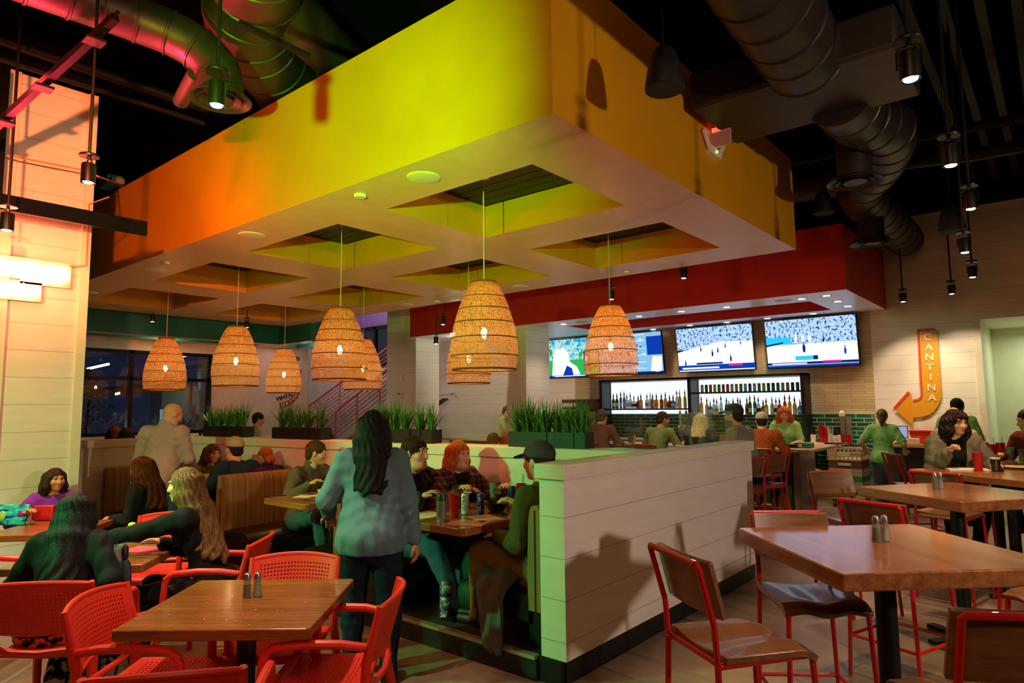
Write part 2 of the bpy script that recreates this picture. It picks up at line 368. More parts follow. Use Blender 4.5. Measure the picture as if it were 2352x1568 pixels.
GL = glass('screen_glass', 'f6fbf8', .05)
def pane(p, q, z0, z1, label):
    b = MB(); b.bar((p[0], p[1], (z0+z1)/2), (q[0], q[1], (z0+z1)/2), .01, z1-z0)
    return b.out('glass_screen', GL, smooth=0, label=label, cat='glass screen', group='clear glass screens on the half walls')
for k, (x0, x1) in enumerate(((-9.0, -7.35), (-7.33, -5.55), (-5.53, -4.0), (-3.98, -2.75))):
    pane(bw(x0, .2), bw(x1, .2), 1.331, 1.62, 'clear glass pane on the planter wall, '+('behind the standing bald man', 'behind the planter right of the bald man', 'behind the long row of planters at the column', 'between the last planters and the bar')[k])
pane((-2.54, 3.46), (-2.54, 5.05), 1.331, 1.63, 'clear glass pane at the near end of the right half wall')
pane((-2.54, 5.07), (-2.54, 6.45), 1.331, 1.63, 'clear glass pane at the far end of the right half wall')
# ================================================================== hanging lamps
STRAW = None
def straw_mat():
    n = N('rattan'); c = n.co(); f = n.noise(c, 30, 3)
    f2 = n.noise(c, 70, 2)
    col = n.ramp(n.ma('ADD', n.ma('MULTIPLY', f, .4), n.ma('MULTIPLY', f2, .6)), [(.40, '8a5f2c'), (.47, 'c4965a'), (.6, 'e8c68c')])
    p = n.n('BsdfPrincipled', i_Base_Color=col, i_Roughness=.6); t = n.n('BsdfTranslucent', i_Color=(*hexc('f2bd6a'), 1))
    mx = n.n('MixShader', i_0=.42); n.l(p.outputs[0], mx.inputs[1]); n.l(t.outputs[0], mx.inputs[2])
    return n.end(mx.outputs[0])
RATTAN = straw_mat(); CORDM = mat('cord_white', 'd8c9ae', .6); BULB = emit('bulb_glow', 'ffd9a0', 30)
DARKM = bpy.data.materials['black_metal']
LP = [(0, .305), (.1, .322), (.2, .325), (.3, .318), (.42, .295), (.52, .268), (.62, .235), (.72, .195), (.79, .16), (.85, .118)]
def lr(z):
    for (a, r0), (b, r1) in zip(LP, LP[1:]):
        if z <= b: t = (z-a)/(b-a); return r0+(r1-r0)*t
    return LP[-1][1]
def make_lamp():
    t = thing('pendant_lamp', '', 'pendant lamp')
    m = MB(); rg = random.Random(3)
    bands = [(0, .13, 72, .36), (.13, .30, 108, .17), (.30, .45, 112, .15), (.45, .58, 108, .14), (.58, .70, 100, .12), (.70, .85, 92, .12)]
    for z0, z1, cnt, tw in bands:
        for sgn in (-1, 1):
            for i in range(cnt):
                a0 = 2*pi*(i+rg.uniform(-.25, .25))/cnt; ns = 5; L = []; R = []
                w = rg.uniform(.0046, .0066)
                off = .004*sgn*(1 if (i % 2) else -1)
                for k in range(ns+1):
                    z = z0+(z1-z0)*k/ns; a = a0+sgn*tw*(k/ns); r = lr(z)+off*sin(k*pi/ns*2)
                    da = w/max(r, .1)*.6
                    L.append((r*cos(a-da), r*sin(a-da), z)); R.append((r*cos(a+da), r*sin(a+da), z))
                m.add(L+R, [(k, ns+1+k, ns+2+k, k+1) for k in range(ns)])
    m.m = 1
    for z, rr in ((0, .011), (.13, .006), (.30, .006), (.45, .006), (.58, .006), (.70, .005), (.85, .012)):
        r = lr(z); m.tube([(r*cos(2*pi*k/36), r*sin(2*pi*k/36), z) for k in range(36)], rr, 6, close=True)
    m.lathe([(.118, .85), (.02, .856)], n=24, cap=False)
    m.out('lamp_shade', [RATTAN, mat('rattan_hoop', '7a4f22', .6)], t)
    m = MB(); m.lathe([(.004, .30), (.022, .312), (.032, .345), (.028, .375), (.014, .405)], n=12); m.out('bulb', BULB, t)
    m = MB(); m.cyl((0, 0, .405), (0, 0, .49), .02); m.out('socket', mat('socket_wood', 'b5793a', .5), t)
    m = MB(); m.cyl((0, 0, .48), (0, 0, 1.92), .006, n=6); m.out('cord', CORDM, t)
    m = MB(); m.lathe([(.06, 1.9), (.06, 1.925), (.02, 1.93)], n=20); m.out('ceiling_rose', CORDM, t)
    return t
LAMPS = [(-4.27, 4.7, 2.05, 'nearest and biggest woven rattan pendant lamp, hanging above the standing woman and red-haired woman'),
 (-4.22, 6.95, 2.06, 'woven rattan pendant lamp hanging in front of the second television'),
 (-6.6, 4.7, 2.03, 'woven rattan pendant lamp in front row hanging before the pink stair rail'),
 (-6.62, 6.95, 2.03, 'woven rattan pendant lamp mostly hidden behind the nearest big lamp'),
 (-9.08, 4.7, 2.02, 'woven rattan pendant lamp hanging above the planter beside the window frame'),
 (-9.1, 6.95, 2.0, 'woven rattan pendant lamp half hidden, overlapping the staircase'),
 (-11.43, 4.7, 2.02, 'leftmost woven rattan pendant lamp, hanging before the dark window'),
 (-11.55, 6.95, 1.99, 'smallest woven rattan pendant lamp, hanging over the round red wall lettering')]
lamp0 = make_lamp()
for i, (x, y, z, lab) in enumerate(LAMPS):
    o = lamp0 if i == 0 else dup(lamp0)
    o.location = (x, y, z); o.rotation_euler = (0, 0, i*1.1); tag(o, lab, None, 'woven pendant lamps under the yellow canopy')
    light('bulb_light', 'POINT', (x, y, z+.345), 108, 'ffb464', rad=.035)
# ================================================================== spot heads
FIXB = mat('fixture_black', '0d0e0f', .4, .3); LENS = emit('lens_white', 'eef4ff', 14)
def make_spot(rodlen):
    t = thing('track_spotlight', '', 'spotlight')
    m = MB(); m.cyl((0, 0, .20), (0, 0, .20+rodlen), .011, n=8); m.out('rod', FIXB, t)
    m = MB(); m.lathe([(.062, .185), (.064, .195), (.058, .203), (.012, .208)], n=24); m.out('canopy_plate', FIXB, t)
    m = MB(); m.tube([(-.052, 0, .06), (-.052, 0, .15), (-.03, 0, .165), (0, 0, .17), (.03, 0, .165), (.052, 0, .15), (.052, 0, .06)], .005, 6)
    m.cyl((0, 0, .165), (0, 0, .19), .012, n=8); m.out('yoke', FIXB, t)
    m = MB(); m.lathe([(.034, .004), (.045, -.002), (.046, .008), (.046, .12), (.043, .135), (.02, .14)], n=24); m.out('lamp_body', FIXB, t)
    m = MB(); m.lathe([(.032, .003), (.028, -.003), (.002, -.004)], n=16); m.out('lens', LENS, t)
    return t
SP = [((-6.20, 1.33, 3.09), 'black rod spotlight nearest the red neon lettering'), ((-5.13, 1.54, 3.28), 'black rod spotlight beside the corner of the hanging steel beam'),
 ((-3.45, 1.63, 3.35), 'black rod spotlight in front of the round ceiling diffuser'), ((-13.71, 5.36, 3.42), 'small black spotlight in front of the teal bulkhead, above the leftmost lamp'),
 ((-12.76, 6.81, 3.35), 'small black spotlight behind the lamp beside the window frame'), ((-8.96, 8.7, 3.25), 'black spotlight in front of the purple band by the white column'),
 ((-9.2, 8.75, 2.9), 'black spotlight hanging low against the white host wall'), ((-5.19, 8.6, 3.3), 'black spotlight before the red bulkhead, left of the pair'),
 ((-4.05, 8.7, 3.49), 'black spotlight before the red bulkhead near the canopy corner'), ((-.45, 3.49, 3.21), 'nearest bright rod spotlight in the dark top right corner'),
 ((-.44, 4.81, 3.16), 'bright rod spotlight right of the lower duct diffuser'), ((-.47, 6.35, 3.24), 'rod spotlight above the cantina arrow, highest of the cluster'),
 ((-.61, 7.29, 3.07), 'rod spotlight left of centre in the cluster above the cantina arrow'), ((-.75, 9.65, 3.2), 'rod spotlight hanging lowest in the cluster above the cantina arrow'),
 ((-1.2, 11.9, 3.33), 'rod spotlight in front of the boarded wall, right above the arrow'), ((-1.85, 11.9, 3.28), 'rod spotlight in front of the boarded wall, beside the red bulkhead')]
for i, (p, lab) in enumerate(SP):
    rl = {3: .15, 4: .15, 5: .3, 7: .1, 8: .1}.get(i, 5.4-p[2]-.2)
    if i == 6: rl = .65
    o = make_spot(rl) if True else None
    o.location = p; tag(o, lab, None, 'black spotlights')
# ================================================================== ceiling discs, detectors, downlights
DISC = mat('white_plastic', 'efe6d2', .5, var=.01)
def disc(x, y, z, r, lab, grp, name='ceiling_speaker', cat='ceiling speaker', h=.012):
    m = MB(); m.lathe([(r*.1, z-h), (r*.86, z-h), (r*.97, z-h*.7), (r, z-.0005)], (x, y, 0), 28); return m.out(name, DISC, label=lab, cat=cat, group=grp)
for x, y, r, lab in ((-3.96, 3.62, .14, 'white round speaker in the canopy underside nearest the camera'), (-6.74, 3.62, .14, 'white round speaker in canopy underside above the third lamp row'),
    (-9.39, 3.67, .14, 'white round speaker in canopy underside near the orange corner'), (-12.07, 3.73, .13, 'white round speaker in canopy underside beside the white wall block'),
    (-6.57, 8.09, .14, 'white round speaker at back edge of canopy beside the biggest lamp top'), (-9.29, 8.09, .13, 'white round speaker at back edge of canopy above the white column'),
    (-8.0, 8.12, .24, 'large white round speaker at back edge of canopy, half behind the biggest lamp'), (-4.0, 8.07, .14, 'white round speaker at back corner of canopy near the television wall')):
    disc(x, y, ZB, r, lab, 'white round speakers flush in the canopy')
for x, y, lab in ((-4.73, 3.56, 'small white sprinkler disc on canopy left of the nearest speaker'), (-8.84, 3.58, 'small white sprinkler disc on canopy at the orange side'), (-8.6, 8.2, 'small white sprinkler disc on canopy back edge'), (-4.68, 8.2, 'small white sprinkler disc on canopy before the red bulkhead')):
    disc(x, y, ZB, .055, lab, 'small white sprinkler discs', 'sprinkler_cover', 'sprinkler', .025)
DLG = emit('downlight_glow', 'fff0d8', 10)
for i, (x, y) in enumerate(((-7.55, 10.66), (-5.87, 10.68), (-5.02, 10.64), (-4.23, 10.69), (-3.02, 10.66), (-2.65, 10.61), (-2.67, 11.34), (-2.68, 12.03), (-4.23, 12.68), (-3.39, 12.6), (-10.6, 10.8), (-5.04, 12.72), (-6.69, 12.77), (-5.8, 12.67))):  # leftmost disc, by the host stand, is added to house a fill light
    t = thing('recessed_downlight', 'lit round recessed downlight in the white underside of the red bar bulkhead', 'downlight', (x, y, 3.31), 0, 'recessed downlights over the bar')
    m = MB(); m.lathe([(.055, -.004), (.075, -.008), (.08, -.001)], n=20, cap=False); m.out('trim_ring', DISC, t)
    m = MB(); m.lathe([(.055, -.003), (.01, -.0035)], n=16); m.out('lens', DLG, t)
for x, y in ((-14.0, 9.0), (-14.75, 6.2)):  # added discs that house two fill lights, none seen in this bulkhead
    t = thing('recessed_downlight', 'added round fill light in the recess of the teal bulkhead', 'downlight', (x, y, 3.50), 0, 'added fill lights in the teal bulkhead'); m = MB(); m.lathe([(.055, -.004), (.075, -.008), (.08, -.001)], n=20, cap=False); m.out('trim_ring', DISC, t); m = MB(); m.lathe([(.055, -.003), (.01, -.0035)], n=16); m.out('lens', DLG, t)
for x, y, lab in ((-7.13, 10.7, 'white round speaker in bar bulkhead left of the hanging lamp'), (-5.43, 10.72, 'white round speaker in bar bulkhead right of the hanging lamp'), (-3.3, 10.66, 'white round speaker in bar bulkhead near its right corner')):
    disc(x, y, 3.31, .13, lab, 'white round speakers in the bar bulkhead')
# ================================================================== ducts, pipes, beams
DUCT = mat('duct_black', '362f2a', .42, .35, var=.1, vs=3)
def sweep(path, steps=9):
    pts = [V(p) for p in path]; out = []
    for i in range(len(pts)-1):
        p0, p1, p2, p3 = pts[max(i-1, 0)], pts[i], pts[i+1], pts[min(i+2, len(pts)-1)]
        for k in range(steps):
            t = k/steps; out.append(.5*((2*p1)+(p2-p0)*t+(2*p0-5*p1+4*p2-p3)*t*t+(3*p1-p0-3*p2+p3)*t**3))
    return out+[pts[-1]]
def duct(t, path, r, ribs=.28, nn=28, name='duct_tube'):
    """round duct part of duct system t, swept along a smoothed path, with raised seams"""
    out = sweep(path); P = [out[0]]; R = [r]; acc = 0
    for a, b in zip(out, out[1:]):
        acc += (b-a).length
        if acc > ribs:
            acc = 0; d = (b-a).normalized()
            for o, q in ((-.014, 0), (-.006, .011), (.006, .011), (.014, 0)): P.append(b+d*o); R.append(r+q)
        else: P.append(b); R.append(r)
    m = MB(); m.tube(P, R, nn); return m.out(name, DUCT, t)
def diffuser(tt, p, r, neck=.3):
    t = bpy.data.objects.new('diffuser', None); COL.objects.link(t); t.parent = tt; t.location = p
    m = MB(); m.lathe([(r*.62, neck), (r*.62, .06), (r*.66, .05), (r*1.0, .0), (r*1.0, -.012), (r*.82, .02), (r*.8, .05)], n=36, cap=False); m.out('outer_cone', DUCT, t)
    for q, (ra, rb) in enumerate(((.70, .5), (.42, .2))):
        m = MB(); m.lathe([(r*ra, -.008), (r*ra, .0), (r*rb, .05), (r*rb, .042), (r*ra*.98, -.01)], n=32, cap=(q == 1)); m.out('ring', DUCT, t)
D = thing('air_duct', 'big dark spiral duct with flat box and two round diffusers along the top right', 'air duct')
duct(D, [(-1.30, 2.6, 4.47), (-1.35, 4.09, 4.45), (-1.42, 5.4, 4.45)], .30)
m = MB(); m.box(-2.35, 5.3, 4.28, -.75, 6.35, 4.62); m.out('plenum_box', DUCT, D, bevel=.03)
duct(D, [(-1.36, 6.2, 4.42), (-1.34, 6.9, 4.45), (-1.22, 7.6, 4.5), (-1.45, 8.4, 4.45), (-1.85, 9.3, 4.42), (-1.86, 11.0, 4.4), (-1.86, 12.6, 4.4)], .27)
diffuser(D, (-1.51, 7.4, 3.98), .27, .45); diffuser(D, (-1.87, 9.93, 3.86), .27, .4)
m = MB(); m.cyl((-4.2, 9.25, 4.72), (-1.9, 9.3, 4.6), .2, n=20); m.out('branch_tube', DUCT, D)
D = thing('air_duct', 'spiral duct with elbow dropping to a round diffuser at the top left', 'air duct')
duct(D, [(-5.6, .1, 4.78), (-5.5, 1.2, 4.78), (-5.42, 1.85, 4.77), (-5.28, 2.22, 4.68), (-5.17, 2.42, 4.5), (-5.14, 2.46, 4.3)], .175, .2)
diffuser(D, (-5.14, 2.46, 4.22), .24, .2)
m = MB(); m.cyl((-5.25, 2.3, 4.42), (-5.8, 2.42, 4.40), .065, n=14); m.out('branch_tube', DUCT, D)
D = thing('air_duct', 'widest red-lit spiral duct with a short stub above the canopy front', 'air duct')
duct(D, [(-3.3, 1.5, 5.17), (-3.9, 2.05, 5.17), (-4.7, 2.5, 5.16), (-5.3, 2.75, 5.16), (-5.8, 3.2, 5.16), (-6.4, 4.0, 5.18)], .37)
m = MB(); m.cyl((-4.9, 2.8, 5.17), (-5.6, 4.2, 5.2), .25, n=20); m.out('branch_tube', DUCT, D)
PIPE = mat('pipe_black', '0b0909', .5, .0, .25)
def pipe(a, bb, r, lab, nm='pipe'):
    m = MB(); m.tube(a if isinstance(a, list) else [a, bb], r, 12); return m.out(nm, PIPE, label=lab, cat='pipe')
pipe((-7.0, -.5, 4.95), (-7.0, 3.2, 4.98), .05, 'thick red-lit pipe along the top of the white wall block')
pipe((-7.05, -.5, 4.80), (-7.05, 3.2, 4.83), .03, 'thinner red-lit pipe below the thick one on the white wall block')
pipe([(-3.0, 8.9, 4.9), (-1.0, 9.0, 4.85), (.0, 9.0, 4.8), (1.6, 8.2, 4.9)], None, .06, 'upper bent sprinkler pipe at the right under the ceiling')
pipe([(-3.0, 9.3, 4.85), (-.6, 9.3, 4.6), (.2, 9.2, 4.55), (1.8, 8.4, 4.7)], None, .08, 'lower bent sprinkler pipe at the right under the ceiling')
pipe((-1.6, 5.0, 4.95), (1.2, 4.6, 5.0), .05, 'straight pipe crossing above the nearest right spotlight')
m = MB()
for k in range(9): m.box(-.9+.26*k, 2.5, 5.28, -.82+.26*k, 12.9, 5.55)
m.out('ceiling_joists', mat('joist_black', '1d1a18', .6), kind='structure')
m = MB()
for k in range(5): m.cyl((.05+.07*k, 6.0, 4.95), (.05+.07*k, 8.6, 5.0), .014, n=6)
m.out('conduit_bundle', PIPE, label='bundle of parallel conduits under the ceiling at the far right', cat='conduit')
m = MB(); m.bar((-6.95, 1.36, 3.55), (-6.95, 1.36, 4.72), .16, .04, (1, 0, 0)); m.bar((-6.95, 1.28, 3.5), (-6.95, 2.62, 3.5), .05, .14); m.out('steel_bracket', DARKM, label='black L shaped steel beam hanging before the white wall block', cat='steel beam')
# slanted strut rail with rod spots (top left)
def rail(a, bb, lab):
    a, bb = V(a), V(bb); t = thing('strut_rail', lab, 'strut rail', (0, 0, 0))
    m = MB(); m.bar(a, bb, .05, .05); m.out('channel', PIPE, t)
    m = MB(); m.cyl(a+V(.05, 0, .02), bb+V(.05, 0, .02), .012, n=8); m.out('conduit', PIPE, t)
    for f in (.12, .45, .85):
        p = a.lerp(bb, f); m = MB(); m.box(p.x-.06, p.y-.06, p.z-.045, p.x+.06, p.y+.06, p.z-.027); m.out('clamp_plate', PIPE, t)
    return t
rail(OD(-20, 300, 5.15), OD(265, 40, 4.5), 'black strut rail slanting across the top left, carrying the rod spotlights')
m = MB(); m.bar(OD(548, 52, 4.6), OD(710, 130, 4.9), .05, .03); m.out('strut_bar', PIPE, label='short black strut bar in front of the widest red-lit duct', cat='strut')
# hanging speakers
SPK = mat('speaker_black', '101113', .55)
def speaker(p, lab, cl):
    t = thing('pendant_speaker', lab, 'hanging speaker', p, 0, 'black cone speakers hanging on cables')
    m = MB(); m.lathe([(.02, .285), (.05, .28), (.075, .25), (.105, .16), (.128, .03), (.128, 0), (.12, -.008)], n=28, cap=False); m.out('housing', SPK, t)
    m = MB(); m.lathe([(.12, -.008), (.06, -.004), (.01, -.003)], n=28); m.out('grille', mat('speaker_grille', '1d1e20', .8), t)
    m = MB(); m.cyl((0, 0, .28), (0, 0, .28+cl), .004, n=6); m.out('cable', SPK, t)
    return t
speaker(OD(1527, 205, 4.3), 'large black cone speaker hanging in front of the amber canopy side', 2.1)
speaker((-2.2, 8.9, 4.12), 'dim black cone speaker hanging beyond the far canopy corner', 1.1)
speaker((-.79, 8.26, 3.5), 'small black cone speaker hanging in front of the cantina wall', 1.8)
# emergency sign on canopy side
t = thing('exit_sign', 'small white emergency sign box with a red lit top on the amber canopy side', 'emergency sign', (-2.43, 5.93, 4.19))
m = MB(); m.box(.0, -.12, -.14, .05, .12, -.06); m.out('housing', DISC, t)
m = MB(); m.box(.0, -.02, -.06, .2, .0, .13); m.out('face_panel', mat('sign_face', 'd9a59a', .5), t)
m = MB(); m.box(.02, -.024, .09, .2, .004, .132); m.out('lit_strip', emit('sign_red', 'ff4030', 2.0), t)
for s in (-1, 1):
    m = MB(); m.bar((.03, s*.10, -.10), (.03, s*.24, .06), .06, .015, (1, 0, 0)); m.out('lamp_flap', DISC, t)
m = MB(); m.ball((.055, 0, -.1), .008); m.out('indicator', emit('indicator_green', 'b8ff30', 6), t)
# neon lettering on the white block: thick glowing tube strokes, unreadable in the photo
NEON = emit('neon_red', 'ff5a40', 60)
def neon(y0, y1, z0, z1, lab, seed, ends):
    t = thing('neon_sign', lab, 'neon sign', (-7.27, (y0+y1)/2, (z0+z1)/2), 0, 'glowing red neon script on the white wall block')
    rg = random.Random(seed); m = MB(); w = y1-y0; h = z1-z0; k = int(w/.075); path = []
    for i in range(k*2+1):
        y = -w/2+w*i/(k*2); path.append((.03+.012*sin(i), y, (h*.42 if i % 2 else -h*.42)*rg.uniform(.6, 1)))
    sm = []
    for i in range(len(path)-1):
        a, bb = V(path[i]), V(path[i+1]); sm += [a.lerp(bb, q) + V(0, .02*sin(q*pi*2), 0) for q in (0, .33, .66)]
    m.tube(sm, .02, 6); m.out('neon_tube', NEON, t)
    m = MB(); m.box(.0, -w/2-.02, -h/2-.02, .012, w/2+.02, h/2+.02); m.out('backing', mat('neon_back', 'c9c0b4', .4), t)
    return t
neon(1.40, 1.66, 2.92, 3.08, 'glowing red neon word at the left edge, upper', 1, 1)
neon(1.70, 2.06, 2.88, 3.08, 'glowing red neon word nearest the corner of the white wall block', 2, 1)
neon(1.40, 1.83, 2.72, 2.86, 'glowing red neon word on the lower line', 3, 1)
m = MB(); m.tube([OX(0, 353, -7.1), OX(110, 375, -7.1), OX(200, 392, -7.1), OX(225, 405, -7.1), OY(268, 420, 3.3)], .008, 6); m.out('power_cable', mat('orange_cable', 'd98a5a', .6), label='thin orange cable sagging across the white wall block', cat='cable')
m = MB(); m.tube([OX(230, 448, -7.25)+V(0, .08, 0), OX(205, 468, -7.25)+V(0, .0, 0), OX(198, 610, -7.25), OX(160, 612, -7.25)], .007, 6); m.out('power_cable', bpy.data.materials['orange_cable'], label='thin cable running down the corner of the wall block to the neon', cat='cable')
t = thing('stage_light', 'small green box fixture on the top left corner of the canopy', 'stage light', (-10.0, 3.3, 4.80))
m = MB(); m.box(-.25, -.1, .0, .1, .1, .14); m.out('housing', mat('dusty_green', '3f8a6a', .5), t)
m = MB(); m.box(.1, -.08, .0, .22, .08, .07); m.out('junction_box', mat('grey_box', '7d8b84', .5), t)
m = MB(); m.box(-9.6, 6.1, 4.85, -9.4, 6.2, 5.2); m.out('wall_speaker', mat('grey_plastic', '8f8a84', .6), label='small pale box hanging in the dark above the canopy', cat='speaker')
# ================================================================== furniture
TOPW = wood('dark_walnut', '74401c', 'a8682f', .24, 0, 1.0, .3); TOPS = wood('stained_maple', '6a3c1a', 'a0683a', .26, 0, .8, .5)
PLY = wood('stool_plywood', '5c3a20', '7d5330', .36, 0, 1.0, .5); IRON = mat('pole_black', '0c0d0e', .4, .3)
REDP = mat('red_plastic', 'dc2e1c', .45, var=.02); REDM = mat('red_metal', 'b0100c', .35, .0, var=.02, Coat_Weight=.3)
LEATHER = mat('black_leather', '15110f', .32, 0, .5, var=.1, vs=10, bump=.25, bscale=90)
STRX = fabric_stripe('stripe_cloth_x', 0); STRY = fabric_stripe('stripe_cloth_y', 1)
def rounded(w, d, r, k=5):
    out = []
    for cx, cy, a0 in ((w/2-r, d/2-r, 0), (-w/2+r, d/2-r, 90), (-w/2+r, -d/2+r, 180), (w/2-r, -d/2+r, 270)):
        for i in range(k+1): a = radians(a0+90*i/k); out.append((cx+r*cos(a), cy+r*sin(a)))
    return out
def table(label, loc, rz, w, d, h, th, m, r=.02, z0=0, group=None, base=True):
    t = thing('dining_table', label, 'table', (loc[0], loc[1], z0), rz, group)
    b = MB(); b.prism(rounded(w, d, r), lambda x, y: (x, y, h-th), (0, 0, th)); b.out('table_top', m, t, bevel=.006)
    if base:
        b = MB(); b.cyl((0, 0, .012), (0, 0, h-th-.01), .045, n=20); b.out('pole', IRON, t)
        b = MB(); b.bar((-.3, 0, .014), (.3, 0, .014), .07, .028); b.bar((0, -.3, .014), (0, .3, .014), .07, .027); b.lathe([(.07, .0), (.07, .03), (.045, .06)], n=20); b.out('table_base', IRON, t)
        b = MB(); b.box(-.25, -.25, h-th-.012, .25, .25, h-th-.001); b.out('top_plate', IRON, t)
    return t
table('square walnut table at the front left with crumbs and two shakers', (-3.17, 1.74), radians(40), .86, .83, .75, .05, TOPW)
table('square walnut table with chip bowl and drink between the two dark-haired women', (-5.02, 1.73), radians(45.5), .84, .84, .75, .05, TOPW)
table('square wooden table with tablet and shakers against the white wall block', (-6.42, 1.80), radians(45.5), .66, .66, .75, .05, TOPW)
table('nearest tall square wooden table at the right, two shakers and red stools around', (-.688, 3.464), radians(-46), .96, .96, 1.05, .07, TOPS)
table('second tall square wooden table at the right, empty but for two shakers', (-.655, 5.83), radians(-36), .90, .90, 1.05, .07, TOPS)
table('third tall wooden table at the right, crowded with food and red cups', (-.42, 7.45), radians(-34), 1.35, .85, 1.05, .06, TOPS)
table('tall wooden table beyond the crowded one, by the man in the red shirt', (-.62, 8.8), radians(-34), .8, .7, 1.05, .06, TOPS)
table('tall dark table past the end of the white half wall, before two red stools', (-3.3, 7.75), radians(15), .8, .9, 1.05, .05, TOPS)
for x0, x1, y1, lab in ((-8.1, -7.3, 4.2, 'booth table beside the standing bald man'), (-5.72, -5.03, 4.3, 'booth table with yellow bowl in front of the man in the grey-brown sweater'), (-3.95, -3.15, 4.38, 'booth table with cans, tumbler and red cups in front of the couple')):
    table(lab, ((x0+x1)/2, (3.25+y1)/2), 0, x1-x0, y1-3.25, .74, .055, TOPW, .05, .14)
# booth benches
def bench(label, xb, y0, y1, sides, zt=1.02, th=.2, seat_len=.48):
    yc = (y0+y1)/2; L = (y1-y0)/2; t = thing('booth_bench', label, 'booth bench', (xb, yc, .14))
    z1 = zt-.14; b = MB(); hw = th/2
    prof = [(-hw*1.05, .24), (hw*1.05, .24), (hw*1.1, .5), (hw*.9, z1-.1), (hw*.72, z1-.035), (hw*.4, z1-.005), (0, z1), (-hw*.4, z1-.005), (-hw*.72, z1-.035), (-hw*.9, z1-.1), (-hw*1.1, .5)]
    b.rings([[(x, -L, z) for x, z in prof], [(x, -L+.02, z) for x, z in prof], [(x, L, z) for x, z in prof]]); b.out('backrest', STRY, t, smooth=50)
    b = MB(); b.box(-hw*.9, -L+.03, 0, hw*.9, L, .24); b.out('plinth', BASE, t)
    b = MB(); b.tube([(0, -L-.004, z) for z in (.24, .4, .6, z1-.03)], .004, 6); b.out('zip_seam', mat('zip_dark', '3a2416', .6), t)
    for s in sides:
        b = MB(); prof = [(0, .18), (seat_len, .18), (seat_len+.01, .29), (seat_len-.02, .33), (seat_len-.12, .355), (.2, .35), (0, .34)]
        b.rings([[(s*(hw+x), -L+e, z-(.012 if e < .02 else 0)) for x, z in prof] for e in (0, .015, .06)]+[[(s*(hw+x), L, z) for x, z in prof]]); b.out('seat', LEATHER, t, smooth=55)
        b = MB(); b.box(min(s*hw, s*(hw+seat_len-.09)), -L+.06, 0, max(s*hw, s*(hw+seat_len-.09)), L, .18); b.out('seat_base', BASE, t)
    return t
bench('striped double booth bench with black seats left of the man in the sweater', -6.72, 3.36, 4.30, (1, -1))
bench('striped double booth bench behind the standing woman in the blue denim jacket', -4.66, 3.36, 4.46, (1, -1), 1.06)
bench('striped booth bench against the white half wall end, behind the man in the dark cap', -2.70, 3.45, 4.64, (-1,), 1.05, .12)
bench('striped booth bench along the left half wall behind the woman in the dark jacket', -8.99, 3.05, 4.10, (1,), 1.0, .2)
def backpad(label, x0, x1, z0=.55, z1=1.06):
    p, q = bw(x0, -.055), bw(x1, -.055); t = thing('booth_back_cushion', label, 'booth back cushion', (0, 0, 0)); b = MB()
    b.prism([(0, z0), (1, z0), (1, z1-.06), (.985, z1-.02), (.95, z1), (.05, z1), (.015, z1-.02), (0, z1-.06)], lambda u, z: p.lerp(q, u)+V(0, 0, z), V(-BD.y, BD.x, 0)*.045); b.out('cushion', STRX, t, bevel=.015)
    return t
backpad('striped back cushion on the planter wall behind the man in the sweater', -6.5, -5.75)
backpad('striped back cushion on the planter wall behind the table by the bald man', -8.75, -6.95, .5, 1.03)
# red perforated armchair
def make_armchair():
    t = thing('plastic_armchair', '', 'armchair')
    def seat(u, v):
        x = -.225+.45*u; y = -.20+.42*v; return (x, y, .445-.018*(1-(2*u-1)**2)*(.6+.4*sin(pi*v))-.02*max(0, (v-.85)/.15)**2)
    b = MB(); b.grid(seat, 22, 20, .016, lambda i, j: 1 < i < 20 and 1 < j < 18, .34); b.out('seat', REDP, t, smooth=40)
    b = MB(); b.tube([(-.225, -.2, .44), (-.23, 0, .435), (-.22, .19, .43), (-.17, .225, .425), (0, .228, .418), (.17, .225, .425), (.22, .19, .43), (.23, 0, .435), (.225, -.2, .44), (0, -.215, .43)], .016, 8, close=True); b.out('seat_rim', REDP, t)
    def back(u, v):
        a = (u-.5); x = a*(.47+.03*v); z = .565+.265*v-.02*(2*a)**2*v; y = -.235-.075*v-.055*(1-(2*a)**2)
        return (x, y, z)
    b = MB(); b.grid(back, 26, 13, .016, lambda i, j: 1 < i < 24 and 1 <= j < 11, .34); b.out('backrest', REDP, t, smooth=40)
    rim = [back(u/10, 0) for u in range(11)]+[back(1, v/5) for v in range(1, 5)]+[back(1-u/10, 1) for u in range(11)]+[back(0, 1-v/5) for v in range(1, 5)]
    b = MB(); b.tube(rim, .013, 8, close=True); b.out('back_rim', REDP, t)
    for s in (-1, 1):
        b = MB(); b.tube([(s*.275, -.33, .0), (s*.262, -.28, .25), (s*.245, -.245, .44), (s*.245, -.25, .57), (s*.25, -.31, .82)], [.019, .023, .025, .022, .015], 10); b.out('leg', REDP, t)
        b = MB(); b.tube([(s*.285, .265, .0), (s*.272, .235, .25), (s*.262, .215, .44), (s*.265, .2, .6), (s*.268, .17, .645)], [.018, .022, .023, .02, .017], 10); b.out('leg', REDP, t)
        b = MB(); b.tube([(s*.268, .205, .62), (s*.27, .15, .655), (s*.272, 0, .668), (s*.268, -.14, .665), (s*.25, -.25, .645)], [.016, .02, .021, .02, .018], 10); b.out('armrest', REDP, t)
    b = MB(); b.tube([(-.245, -.25, .5), (-.15, -.275, .47), (0, -.285, .462), (.15, -.275, .47), (.245, -.25, .5)], .016, 8); b.out('back_rail', REDP, t)
    return t
